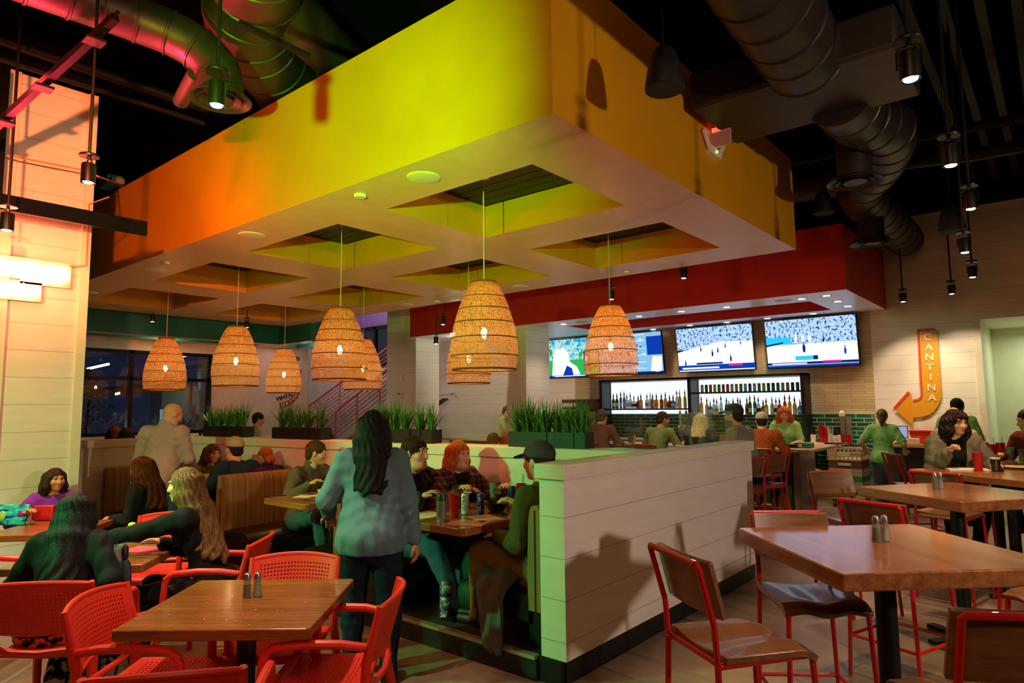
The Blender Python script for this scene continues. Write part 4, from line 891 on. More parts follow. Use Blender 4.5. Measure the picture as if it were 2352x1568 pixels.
# rack stack on dolly
def crate(z, h, c, label, lattice=True):
    t = thing('glass_rack', label, 'crate', (-2.82, 12.1, z), radians(-2)); w = .25; m = MB()
    if lattice:
        for s in (-1, 1):
            m.box(-w, s*w-.008, h-.022, w, s*w+.008, h); m.box(-w, s*w-.008, 0, w, s*w+.008, .03); m.box(s*w-.008, -w, h-.022, s*w+.008, w, h); m.box(s*w-.008, -w, 0, s*w+.008, w, .03)
            for k in range(9): x = -w+.5*k/8; m.box(x-.009, s*w-.006, .03, x+.009, s*w+.006, h-.02); m.box(s*w-.006, x-.009, .03, s*w+.006, x+.009, h-.02)
            m.box(-w, s*w-.005, h*.5-.01, w, s*w+.005, h*.5+.01); m.box(s*w-.005, -w, h*.5-.01, s*w+.005, w, h*.5+.01)
        m.box(-w, -w, 0, w, w, .012)
    else: m.box(-w, -w, 0, w, w, h)
    m.out('rack_body', c, t)
    m = MB(); m.box(-.1, -w-.013, h*.35, .1, -w-.009, h*.75); m.out('handle_grip', mat('grip_pale', 'd9ceb4', .6), t); return t
CB = mat('crate_beige', 'c2ac86', .55); CBR = mat('crate_brown', '6b4a2c', .55); CGR = mat('crate_green', '1f9a58', .5)
t = thing('rack_dolly', 'beige wheeled dolly under the stacked glass racks', 'dolly', (-2.82, 12.1, 0)); m = MB(); m.box(-.27, -.27, .13, .27, .27, .19); m.out('platform', CB, t, bevel=.01)
for sx in (-1, 1):
    for sy in (-1, 1): m = MB(); m.cyl((sx*.2-.02, sy*.2, .06), (sx*.2+.02, sy*.2, .06), .06, n=16); m.box(sx*.2-.03, sy*.2-.03, .1, sx*.2+.03, sy*.2+.03, .13); m.out('wheel', mat('wheel_grey', '6a6458', .5), t)
z = .191
for h, c, lab, la in ((.15, CB, 'beige lattice glass rack lowest in stack', True), (.07, CB, 'second beige glass rack from the bottom of the stack', True), (.09, CGR, 'green rack in the middle of the stack', False), (.06, CB, 'flat beige rack above the green one', False), (.055, CB, 'flat beige rack below the brown one', False), (.12, CBR, 'brown rack in the stack', False), (.2, CB, 'open beige lattice rack topmost in the stack', True)):
    crate(z, h, c, lab, la); z += h+.003
t = thing('wet_floor_sign', 'folded yellow caution sign leaning beside the stacked racks', 'wet floor sign', (-3.42, 11.8, 0), radians(15)); t.rotation_euler = (radians(-6), radians(16), radians(10))
m = MB(); m.prism([(-.13, .0), (.13, .0), (.06, .62), (-.06, .62)], lambda x, y: (x, 0, y), (0, .03, 0)); m.out('sign_board', mat('sign_yellow', 'e0b810', .45), t, bevel=.005); m = MB(); m.box(-.05, -.003, .3, .05, -.001, .45); m.out('printed_panel', BLK, t)
t = thing('wet_floor_sign', 'small yellow caution sign on the floor under the bar stools', 'wet floor sign', (-3.15, 9.75, 0)); m = MB(); m.prism([(-.12, 0), (.12, 0), (.05, .42), (-.05, .42)], lambda x, y: (x, .06-y*.1, y), (0, .015, 0)); m.out('sign_board', bpy.data.materials['sign_yellow'], t)
for p, lab in ((OY(922, 868, 10.39), 'white switch plate on the white column'), (OY(920, 905, 10.39), 'small chrome wall fitting low on the white column'), (OY(1042, 905, 12.99), 'small chrome wall fitting on the host wall')):
    t = thing('wall_fitting', lab, 'wall fitting', p); m = MB(); m.box(-.05, -.012, -.075, .05, .008, .075); m.out('plate', DISC, t, bevel=.004)
    if 'chrome' in lab: m = MB(); m.cyl((0, -.012, .01), (0, -.06, .01), .02, n=14); m.ball((-.02, -.07, .01), (.05, .02, .02)); m.out('knob', STEEL, t)
# server counter
t = thing('server_counter', 'wood topped service counter along the boarded wall', 'counter', (0, 0, 0)); m = MB(); m.box(-2.5, 12.35, .97, -1.05, 12.95, 1.02); m.out('counter_top', wood('counter_wood', 'a87a48', 'c99a62', .4), t); m = MB(); m.box(-2.48, 12.4, 0, -1.07, 12.93, .97); m.out('cabinet_body', mat('cabinet_dark', '1c1512', .5), t)
t = thing('order_screen', 'touch screen terminal on the service counter beside the server', 'monitor', at_px(2066, 12.5, 1.021), radians(12)); m = MB(); m.box(-.125, -.02, .09, .125, .03, .29); m.out('screen_body', BLK, t, bevel=.006); m = MB(); m.box(-.112, -.022, .102, .112, -.0201, .278); m.out('screen', emit('pos_screen', 'b9bdf0', .35), t); m = MB(); m.box(-.04, .0, 0, .04, .05, .1); m.box(-.08, -.06, 0, .08, .08, .015); m.out('stand', BLK, t)
t = thing('supply_bin', 'red plastic bin on the service counter', 'bin', at_px(2115, 12.62, 1.021)); m = MB(); m.rings([[(sx*a, sy*a*.7, zz) for sx, sy in ((-1, -1), (1, -1), (1, 1), (-1, 1))] for a, zz in ((.11, 0), (.15, .2), (.165, .2), (.165, .215), (.145, .215), (.105, .01))]); m.out('bin_body', mat('bin_red', 'd8301e', .45), t)
m = MB(); m.box(-.09, -.07, 0, .09, .07, .09); m.out('napkin_stack', GRY, label='stack of folded white napkins beside the touch screen', cat='napkins', bevel=.01).location = at_px(2098, 12.5, 1.021)
# cantina arrow on the wall
YS = mat('sign_gold', 'd9930c', .5, var=.02); RS = mat('sign_orange_red', 'd8401f', .5, var=.02); WS = mat('sign_white', 'e8dcc4', .5, var=.02)
def W(px, py, y=12.98): p = OY(2020+px/6.033, 730+py/6.031, y); return (p.x, p.z)
def flat(outl, y, th, m_, name, par): m = MB(); m.prism(outl, lambda x, z: (x, y, z), (0, th, 0)); return m.out(name, m_, par, smooth=0)
t = thing('wall_arrow_sign', 'yellow arrow sign reading CANTINA down the boarded wall', 'arrow sign', (0, 0, 0))
gold = [(556, 195), (560, 190), (800, 182), (803, 188), (862, 1060), (855, 1120), (820, 1210), (760, 1290), (690, 1340), (600, 1368), (472, 1378), (472, 1500), (232, 1282), (440, 1045), (462, 1172), (520, 1170), (570, 1148), (600, 1110), (606, 1060)]
flat([W(*p) for p in gold], 12.955, .02, YS, 'arrow_face', t)
flat([W(*p) for p in ((518, 155), (750, 138), (772, 172), (560, 180), (548, 200), (598, 1075), (575, 1125), (530, 1150), (468, 1158), (466, 1132), (530, 1120), (565, 1090), (572, 1060))], 12.97, .02, RS, 'arrow_edge', t)
flat([W(*p) for p in ((192, 1240), (395, 1015), (425, 1035), (215, 1265))], 12.97, .02, RS, 'arrow_edge', t)
for ch, (px, py) in zip('CANTINA', ((675, 270), (690, 408), (697, 545), (703, 688), (716, 825), (725, 965), (735, 1105))):
    x, zz = W(px, py); text_mesh(ch, .155, .004, 'letter', WS, Matrix.Translation((x, 12.945, zz)) @ Matrix.Rotation(radians(2.5), 4, 'Y') @ Matrix.Rotation(pi/2, 4, 'X') @ Matrix.Diagonal((1.1, 1, 1, 1)), t)
# round lettering on the window-side wall
t = thing('wall_lettering', 'painted wall lettering with UP, WHEN and a red curved UPTOWN band', 'wall lettering', (0, 0, 0))
MX = lambda y, z, a: Matrix.Translation((-15.285, y, z)) @ Matrix.Rotation(a, 4, 'X') @ Matrix(((0, 0, 1, 0), (1, 0, 0, 0), (0, 1, 0, 0), (0, 0, 0, 1)))
cy, cz, R0, R1 = 9.12, 2.28, .44, .58
arc = [(R1*cos(a), R1*sin(a)) for a in [radians(-92+92*i/16) for i in range(17)]]+[(R1, .42), (R0, .42)]+[(R0*cos(a), R0*sin(a)) for a in [radians(-92+92*i/16) for i in range(16, -1, -1)]]
m = MB(); m.prism(arc, lambda u, w_: (-15.295, cy+u, cz+w_), (.008, 0, 0)); m.out('red_band', mat('band_red', 'a8201c', .5), t, smooth=0)
for i, ch in enumerate('UPTOWN'): a = radians(-82+13.5*i); text_mesh(ch, .12, .002, 'letter', WS, MX(cy+.51*cos(a), cz+.51*sin(a), a+pi/2), t)
for i, ch in enumerate('WHEN'): text_mesh(ch, .15, .002, 'letter', BLK, MX(9.08+.105*i, 1.94+.028*i, .26), t)
for i, ch in enumerate('UP'): text_mesh(ch, .24, .002, 'letter', BLK, MX(9.38+.2*i, 2.93, 0), t)
# staircase with pink rails
PINK = mat('rail_pink', 'b85a6c', .45, .1); TREAD = mat('tread_pale', 'b8b4b8', .35); STR_ = mat('stringer_dark', '2a2a30', .5)
t = thing('staircase', 'open staircase with pink pipe railings rising behind the planters', 'staircase', (0, 0, 0))
S0, S1 = V(-16.73, 11, .1), V(-12.75, 11, 2.03)
for i in range(12):
    p = S0.lerp(S1, i/11); m = MB(); m.box(p.x-.12, 11.02, p.z-.03, p.x+.2, 12.45, p.z); m.out('tread', TREAD, t)
for y in (11.0, 12.47): m = MB(); m.bar(S0+V(0, y-11, -.13), S1+V(0, y-11, -.13), .04, .2, (0, 1, 0)); m.out('stringer', PINK if y < 12 else STR_, t)
for y, lo, hi in ((10.96, S0, S1), (12.55, V(-19.3, 12.55, .85), V(-13.6, 12.55, 3.24))):
    lo, hi = V(lo.x, y, lo.z), V(hi.x, y, hi.z)
    for q, hh in enumerate((.9, .78, .66, .54, .42, .30, .18)):
        m = MB(); m.cyl(lo+V(0, 0, hh), hi+V(0, 0, hh), .034 if q == 0 else .014, n=8); m.out('rail', PINK, t)
    for f in (.06, .3, .54, .78):
        p = lo.lerp(hi, f); m = MB(); m.cyl(p, p+V(0, 0, .9), .024, n=8); m.out('rail_post', PINK, t)
# shakers, table things
def shaker(loc, label, fill, group='glass salt and pepper shakers', s=1.0):
    t = thing('shaker', label, 'shaker', loc, 0, group); t.scale = (s, s, s)
    m = MB(); m.lathe([(.003, 0), (.02, 0), (.0215, .006), (.0165, .09), (.016, .095)], n=12); m.out('glass_body', tmix('shaker_glass', 'c8d0cc', .25) if 'shaker_glass' not in bpy.data.materials else bpy.data.materials['shaker_glass'], t)
    m = MB(); m.lathe([(.003, .004), (.017, .005), (.0145, .06), (.003, .062)], n=12); m.out('contents', fill, t)
    m = MB(); m.lathe([(.0172, .088), (.0178, .1), (.014, .116), (.007, .121), (.001, .122)], n=14); m.out('cap', STEEL, t); return t
PEP = mat('pepper', '3a2c1e', .9, var=.4, vs=200); SALT = mat('salt', 'e9e4da', .9)
for p, z, l1 in ((OZ(567, 1372, .75), .751, 'on the front left table'), (OZ(53, 1199, .75), .751, 'beside the tablet on the table at the left edge'), (OZ(2014, 1244, 1.05), 1.051, 'on the nearest tall table'), (OZ(2149, 1123, 1.05), 1.051, 'on the second tall table')):
    shaker((p.x, p.y, z), 'pepper shaker '+l1, PEP); d = CR*.047+V(fwd.x, fwd.y, 0)*.012; shaker((p.x+d.x, p.y+d.y, z), 'salt shaker '+l1, SALT)
def put(px, py, z): p = OZ(px, py, z); return V(p.x, p.y, z+.001)
BOWLD = mat('bowl_dark', '14201c', .35); CHIP = mat('tortilla_chip', 'dd9c28', .7, var=.15, vs=30); PAPER = mat('menu_paper', 'e8dccb', .6)
def bowl(loc, r, h, label, mm, cat='bowl', food=None):
    t = thing('bowl', label, cat, loc); m = MB(); m.lathe([(.01, 0), (r*.5, 0), (r*.62, .008), (r*.9, h*.7), (r, h), (r*.95, h), (r*.84, h*.7), (r*.55, .016), (.005, .012)], n=28); m.out('bowl_body', mm, t)
    if food:
        m = MB(); rg = random.Random(4)
        for k in range(46):
            a, q = rg.uniform(0, 6.28), r*.85*sqrt(rg.random()); c = V(q*cos(a), q*sin(a), h*.75+rg.uniform(0, .035)*(1-q/r)); e = [V(rg.uniform(-1, 1), rg.uniform(-1, 1), rg.uniform(-.5, .5)).normalized()*.03 for _ in range(3)]
            m.prism([(0, 0), (1, 0), (0, 1)], lambda u, v: c+e[0]+(e[1]-e[0])*u+(e[2]-e[0])*v, (0, 0, .003))
        m.out('chips', food, t, smooth=0, kind='stuff')
    return t
bowl(put(236, 1262, .75), .13, .06, 'dark bowl heaped with tortilla chips between the two women', BOWLD, food=CHIP)
t = cup(put(264, 1290, .75), 'short glass of pink iced drink on the table beside the chips', GLS, .1, .036, .042, True, tmix('pink_drink', 'c98a78', .6))
m = MB(); m.box(-.14, -.1, 0, .14, .1, .002); o = m.out('menu_sheet', mat('menu_pink', 'd0506a', .5), label='pink menu sheet on the chip table by her hand', cat='menu'); o.location = put(335, 1262, .75); o.rotation_euler = (0, 0, .5)
m = MB(); m.box(-.1, -.07, 0, .1, .07, .002); o = m.out('menu_sheet', PAPER, label='white menu sheet on the near side of the chip table', cat='menu'); o.location = put(215, 1300, .75); o.rotation_euler = (0, 0, .9)
m = MB(); m.box(-.075, -.037, 0, .075, .037, .008); o = m.out('smartphone', BLK, label='black phone under the hand of the woman reaching', cat='phone', bevel=.004); o.location = put(352, 1246, .75); o.rotation_euler = (0, 0, .9)
bowl(put(310, 1224, .75), .065, .05, 'small white bowl with lime on the far side of the chip table', WHT); m = MB(); m.ball((0, 0, .0), (.03, .03, .022)); m.out('lime_half', mat('lime', '8fb02a', .5), label='lime piece in the small white bowl', cat='lime').location = put(303, 1222, .75)+V(0, 0, .055)
t = thing('folded_umbrella', 'closed dark umbrella hanging by its strap from the chip table edge', 'umbrella', OZ(298, 1302, .73)+V(.05, -.05, .15)); m = MB(); m.lathe([(.008, 0), (.02, -.02), (.022, -.07), (.016, -.09)], n=12); m.out('handle', BLK, t)
m = MB(); m.rings([[((r+.006*(k % 2))*cos(2*pi*k/14+q*.06), (r+.006*(k % 2))*sin(2*pi*k/14+q*.06), z) for k in range(14)] for q, (r, z) in enumerate(((.012, -.09), (.03, -.12), (.038, -.22), (.04, -.3), (.03, -.36), (.015, -.40)))]); m.out('folded_canopy', mat('umbrella_cloth', '1c1f2c', .6), t, smooth=60)
t = thing('tablet', 'tablet in a blue and green swirled case standing on the table at the left edge', 'tablet', put(18, 1206, .75), radians(215)); t.rotation_euler = (radians(-18), 0, radians(40))
m = MB(); m.box(-.14, -.012, 0, .14, .012, .17); n_ = N('swirl_case'); c_ = n_.co(); f_ = n_.noise(n_.map(c_, (1, 1, 2.5)), 9, 2); m.out('case', n_.end(n_.pbsdf(n_.ramp(f_, [(.35, '0a3a7a'), (.45, '18a0a0'), (.55, '3fc0a0'), (.65, '0f5aa0')], 'CONSTANT'), .35)), t, bevel=.008)
m = MB(); m.ball((-.06, -.02, .07), (.035, .012, .045)); m.out('grip_ring', mat('ring_green', '7fae4a', .5), t)
bowl(put(182, 1188, .75), .07, .06, 'orange-red bowl on the left table beside the girl', mat('bowl_red', 'd8402a', .4)); m = MB(); m.cyl((-.09, 0, .012), (.11, 0, .012), .009, n=8); m.out('wood_spoon', mat('spoon_wood', '6a3a1c', .5), label='brown wooden spoon beside the orange-red bowl', cat='spoon').location = put(192, 1195, .75)
m = MB(); m.box(-.12, -.02, 0, .12, .02, .13); o = m.out('kids_box', mat('box_red', 'c8181c', .5), label='red box in front of the girl in purple', cat='box', bevel=.01); o.location = put(84, 1200, .75)+V(-.1, .05, 0); o.rotation_euler = (0, 0, .7)
# booth table things
def bt(px, py): return put(px, py, .88)
m = MB(); m.lathe([(.004, 0), (.06, .002), (.095, .014), (.09, .017), (.055, .006), (.004, .005)], n=28); m.out('plate', WHT, label='white plate under the yellow bowl on the booth table', cat='plate').location = bt(741, 1141)
bowl(bt(742, 1140)+V(0, 0, .012), .055, .055, 'yellow bowl on a plate in front of the man in the sweater', mat('bowl_yellow', 'e0c020', .35))
m = MB(); m.box(-.08, -.08, 0, .08, .08, .002); o = m.out('paper_napkin', PAPER, label='white paper napkin on the booth table by the yellow bowl', cat='napkin'); o.location = bt(700, 1140); o.rotation_euler = (0, 0, .5)
m = MB(); m.box(-.1, -.008, 0, .1, .008, .006); o = m.out('table_knife', BLK, label='dark table knife by the front left corner of the booth table', cat='knife'); o.location = bt(632, 1139); o.rotation_euler = (0, 0, 1.0)
m = MB(); m.box(-.08, -.006, 0, .08, .006, .006); o = m.out('pen', BLK, label='dark pen beside the white paper napkin', cat='pen'); o.location = bt(712, 1149); o.rotation_euler = (0, 0, .1)
t = thing('travel_mug', 'steel travel mug with black lid on the near edge of the booth table', 'travel mug', bt(1014, 1198)); m = MB(); m.lathe([(.004, 0), (.034, 0), (.036, .01), (.04, .15), (.004, .15)], n=24); m.out('mug_body', STEEL, t); m = MB(); m.lathe([(.041, .15), (.041, .175), (.036, .195), (.03, .2), (.004, .2)], n=24); m.out('mug_lid', BLK, t)
cup(bt(1043, 1190), 'red tumbler beside the steel travel mug', h=.17, r0=.032, r1=.045, straw=False)
def ultra(loc, body, ink, label):
    t = can(loc, body, label, None, .158, .029)
    for i, ch in enumerate('ULTRA'):
        a = YAW+pi+radians(18); d = V(sin(YAW-.25), -cos(YAW-.25), 0)*.0296
        text_mesh(ch, .03, .0006, 'letter', ink, Matrix.Translation(d+V(0, 0, .04+.021*i)) @ Rz(YAW-.25) @ Matrix.Rotation(pi/2, 4, 'X') @ Matrix.Rotation(pi/2, 4, 'Z'), t)
    m = MB(); m.bar((d.x*1.0, d.y*1.0, .148), (d.x*1.02, d.y*1.02, .132), .014, .002); m.out('red_ribbon', CAPS[1], t); return t
CANW = mat('can_white', 'dfe2e2', .3, .3); CANB = mat('can_blue', '1a3f9c', .3, .4)
ultra(bt(1068, 1181), CANW, CANB, 'tall white can with upright blue lettering on the booth table'); ultra(bt(1104, 1181), CANB, CANW, 'tall blue can with upright white lettering on the booth table')
can(bt(1177, 1160), mat('can_navy', '14245a', .3, .4), 'dark blue can by the elbow of the man in the cap', None, .158, .029)
cup(bt(1198, 1158), 'red tumbler with black straw by the man in the cap', h=.17, r0=.032, r1=.045)
bowl(bt(1110, 1176)+V(.05, .1, 0), .1, .07, 'dark green bowl behind the cans', BOWLD); bowl(bt(1153, 1168)+V(0, .08, 0), .065, .055, 'white bowl right of the dark green bowl', WHT)
cup(bt(1117, 1150)+V(0, .1, 0), 'pint glass before the red-haired woman', GLS, .15, .032, .043, False)
for px, py, r_, mm, lab in ((1075, 1201, .35, 'menu_pink2', 'pink menu sheet at the near edge of the booth table'), (1115, 1190, -.35, 'menu_tan', 'tan menu sheet under the blue can')):
    m = MB(); m.box(-.14, -.1, 0, .14, .1, .002); o = m.out('menu_sheet', mat(mm, 'd8907c' if mm == 'menu_pink2' else 'd9b898', .4), label=lab, cat='menu'); o.location = bt(px, py); o.rotation_euler = (0, 0, r_)
m = MB(); m.box(-.12, -.15, 0, .12, .15, .002); m.out('menu_sheet', PAPER, label='white menu sheet left of the travel mug', cat='menu').location = bt(975, 1183)
m = MB(); m.box(-.075, -.037, 0, .075, .037, .008); m.out('smartphone', BLK, label='black phone in front of the dark green bowl', cat='phone', bevel=.004).location = bt(1145, 1180)
cup((-7.95, 4.0, .881), 'red tumbler on the booth table behind the standing bald man', straw=False); cup(bt(474, 1128)+V(-.1, .2, 0), 'clear glass on the booth table right of the bald man', GLS, .13, .03, .04, False)
# tall table things
def tt(px, py): return put(px, py, 1.05)
cup(tt(2248, 1082), 'largest red tumbler, at the near edge of the crowded tall table', h=.17, r0=.033, r1=.046)
t = cup(tt(2288, 1083), 'black cup with white lid and yellow stripe on the crowded tall table', BLK, .115, .033, .04); m = MB(); m.lathe([(.042, .115), (.042, .128), (.01, .13)], n=20); m.out('lid', WHT, t); m = MB(); a = YAW-.5; m.bar((sin(a)*.0375, -cos(a)*.0375, .02), (sin(a)*.041, -cos(a)*.041, .1), .014, .003); m.out('stripe', mat('stripe_yellow', 'd8a818', .5), t)
t = thing('dinner_plate', 'white plate of orange food in front of the curly-haired woman', 'plate', tt(2197, 1066)); m = MB(); m.lathe([(.004, 0), (.08, .003), (.125, .016), (.12, .019), (.075, .007), (.004, .006)], n=28); m.out('plate_body', WHT, t); m = MB(); rg = random.Random(9)
for k in range(30): a, q = rg.uniform(0, 6.3), rg.uniform(0, .07); m.ball((q*cos(a), q*sin(a), .015+.03*(1-q/.08)), .014, 8, 5)
m.out('food', mat('food_orange', 'd08a18', .6, var=.2, vs=60), t, kind='stuff')
shaker(tt(2223, 1071), 'salt shaker between the plate and the largest red tumbler', SALT)
m = MB(); m.box(-.17, -.1, 0, .17, .1, .012); o = m.out('napkin_stack', PAPER, label='white napkins at the near edge of the crowded tall table', cat='napkins'); o.location = tt(2222, 1079); o.rotation_euler = (0, 0, radians(20))
bowl(tt(2270, 1066), .07, .05, 'pale bowl with green garnish behind the largest red tumbler', WHT); m = MB(); m.ball((0, 0, 0), (.05, .05, .03)); m.out('salad', mat('salad', '7a9a3a', .7, var=.3, vs=80), label='green garnish in the pale bowl', cat='food').location = tt(2270, 1066)+V(0, 0, .045)
t = thing('dinner_plate', 'pale yellow plate at right edge of the crowded tall table', 'plate', tt(2336, 1076)); m = MB(); m.lathe([(.004, 0), (.08, .003), (.125, .02), (.12, .023), (.075, .007), (.004, .006)], n=28); m.out('plate_body', mat('plate_yellow', 'e2c878', .5), t)
for px, py, lab in ((2235, 1052, 'red tumbler beside the curly-haired woman'), (2262, 1050, 'dark red tumbler second along the far table'), (2281, 1056, 'red tumbler with pale rim before the man in red'), (2300, 1051, 'red tumbler nearest the man in red')):
    cup(put(px, py, 1.05), lab, CUPR if 'dark' not in lab else mat('cup_maroon', '6a1018', .35), .17, .033, .046)
cup(put(2322, 1056, 1.05), 'clear glass of ice before the man in red', GLS, .14, .035, .042, False, ICE)
t = thing('pint_glass', 'glass with silver straw at the right edge', 'glass', tt(2350, 1062)); m = cup_mb(.14, .033, .042); m.out('cup_body', GLS, t)
# crumbs
m = MB(); rg = random.Random(6); ax = radians(40)
for k in range(34):
    u, v = rg.uniform(-.38, .38), rg.uniform(-.38, .38); s = rg.uniform(.002, .006); m.ball((-3.17+u*cos(ax)-v*sin(ax), 1.74+u*sin(ax)+v*cos(ax), .7505+s*.5), (s, s, s*.6), 5, 3)
m.out('crumbs', mat('crumb', 'd8a860', .8), label='scattered food crumbs on the front left table', cat='crumbs', kind='stuff')
# bag, bottle and jacket in the near booth
t = thing('backpack', 'dark green backpack on the booth floor under the table', 'backpack', (-3.52, 3.86, .14), radians(10)); NYL = mat('nylon_green', '1a2a1e', .7, bump=.4, bscale=40)
m = MB(); m.rings([[(a*.2*cos(q)*(abs(cos(q))**-.3 if abs(cos(q)) > .05 else 1), b2*.12*sin(q)*(abs(sin(q))**-.3 if abs(sin(q)) > .05 else 1), zz) for q in [2*pi*k/20+.01 for k in range(20)]] for a, b2, zz in ((.85, .9, 0), (1, 1.05, .05), (1, 1.1, .2), (.92, 1, .34), (.7, .7, .44), (.3, .3, .47))]); m.out('bag_body', NYL, t, smooth=60)
m = MB(); m.rings([[(a*.15*cos(q), -.13-.05*b2*(1+sin(q)), zz) for q in [2*pi*k/16 for k in range(16)]] for a, b2, zz in ((.8, .5, .03), (1, 1, .1), (1, .9, .2), (.7, .4, .26))]); m.out('front_pocket', NYL, t, smooth=60)
m = MB(); m.tube([(-.05, .02, .46), (-.04, .02, .52), (.04, .02, .52), (.05, .02, .46)], .01, 8); m.out('top_handle', BLK, t)
t = thing('patterned_tumbler', 'tall purple and green patterned tumbler leaning on the backpack', 'tumbler', (-3.62, 3.53, .15)); t.rotation_euler = (radians(-14), radians(-10), 0); n_ = N('purple_pattern'); f_ = n_.noise(n_.co(), 26, 3)
m = MB(); m.lathe([(.004, 0), (.034, .002), (.046, .22), (.004, .22)], n=22); m.out('tumbler_body', n_.end(n_.pbsdf(n_.ramp(f_, [(.4, '3a2470'), (.48, '7a6ab0'), (.54, '2c7a5a'), (.6, 'c8d0d8')]), .35)), t); m = MB(); m.lathe([(.048, .22), (.049, .25), (.04, .262), (.004, .264)], n=22); m.out('lid', STEEL, t); m = MB(); m.lathe([(.0465, .145), (.0475, .15), (.0475, .16), (.0468, .165)], n=22, cap=False); m.out('band', BLK, t)
def jacket():
    A, B_, C_ = V(-2.82, 3.62, .70), V(-3.0, 3.47, .50), V(-3.02, 3.40, .16)
    path = sweep([V(-2.86, 3.75, .66), V(-2.98, 3.62, .60), V(-3.06, 3.50, .545), V(-3.07, 3.41, .46), V(-3.02, 3.372, .32), V(-2.98, 3.34, .14), V(-2.97, 3.335, .10)], 6); W_ = [.2, .23, .22, .2, .17, .14, .11]
    m = MB(); rs = []
    for i, p in enumerate(path):
        f = i/(len(path)-1)*(len(W_)-1); k = min(int(f), len(W_)-2); w = W_[k]+(W_[k+1]-W_[k])*(f-k); ring = []
        for q in range(28): a = 2*pi*q/28; x = cos(a)*w*(1+.1*sin(5*a+f)); th = sin(a)*.04*(1+.5*sin(4*a+f*2)+.3*sin(9*a-f)); ring.append(p+V(.75*x, -.65*x*.25, 0)+V(.15*th, -.7*th if f > 3 else -.3*th, (.3 if f > 3 else 1)*th+.012*sin(7*x*10+f)))
        rs.append(ring)
    m.rings(rs); return m
t = thing('jacket', 'grey-green jacket draped off the booth seat down to the floor strip', 'jacket', (0, 0, 0)); jacket().out('jacket_cloth', mat('jacket_grey', '4a4e46', .8, bump=.4, bscale=30), t, smooth=70)
# outside: tree, sign lights
t = thing('tree', 'leafy tree lit from below outside the dark window', 'tree', (-18.5, 5.75, -.2)); m = MB(); m.tube([(0, 0, 0), (.05, 0, 1), (0, .1, 2.4)], [.06, .05, .02], 8); m.out('trunk', mat('bark', '4a3a2c', .8), t); m = MB(); rg = random.Random(8)
for k in range(900):
    z = rg.uniform(.7, 2.9); r = (.95 if z < 1.6 else .95*(3.0-z)/1.4)*sqrt(rg.random()); a = rg.uniform(0, 6.3); c = V(r*cos(a), r*sin(a), z); d = V(rg.uniform(-1, 1), rg.uniform(-1, 1), rg.uniform(-1, 1)).normalized()*.05; e = d.cross(V(rg.uniform(-1, 1), rg.uniform(-1, 1), rg.uniform(-1, 1))).normalized()*.025; m.add([c-d, c+e, c+d, c-e], [(0, 1, 2, 3)])
m.out('foliage', mat('leaf_dry', '8a7a58', .8), t, smooth=0)
for k, (px, py, l) in enumerate(((225, 848, .5), (270, 905, .1), (425, 818, .1))):
    y, z = OX(px, py, -19)[1:]; m = MB(); m.cyl((-19, y-l/2, z), (-19, y+l/2, z+.3*l), .03, n=8); m.out('outdoor_lamp', emit('outdoor_lamp', 'ffeede', 5), label=['slanted tube lamp outside the window', 'small round lamp outside below the mullion', 'small round lamp outside near the top of the window'][k], cat='lamp')
m = MB(); m.box(-26, 10.2, -.2, -25.8, 11.8, 2.6); m.out('shop_building', emit('shop_glow', '4a6a78', .07), label='blue lit shop front outside beyond the window', cat='shop front')
m = MB(); m.box(-24, 9.75, 1.0, -23.9, 10.3, 1.7); m.out('shop_sign', emit('shop_panel', 'a8dcea', .4), label='pale lit panel outside beyond the window', cat='lit panel')
m = MB(); m.prism([(6.0, 2.1), (9.0, 2.45), (12.5, 2.45), (9.5, 2.25)], lambda y, z: (-22, y, z), (-1.5, 0, .1)); m.out('awning', mat('awning_yellow', 'b08030', .6), label='dim yellow awning outside the window', cat='awning')
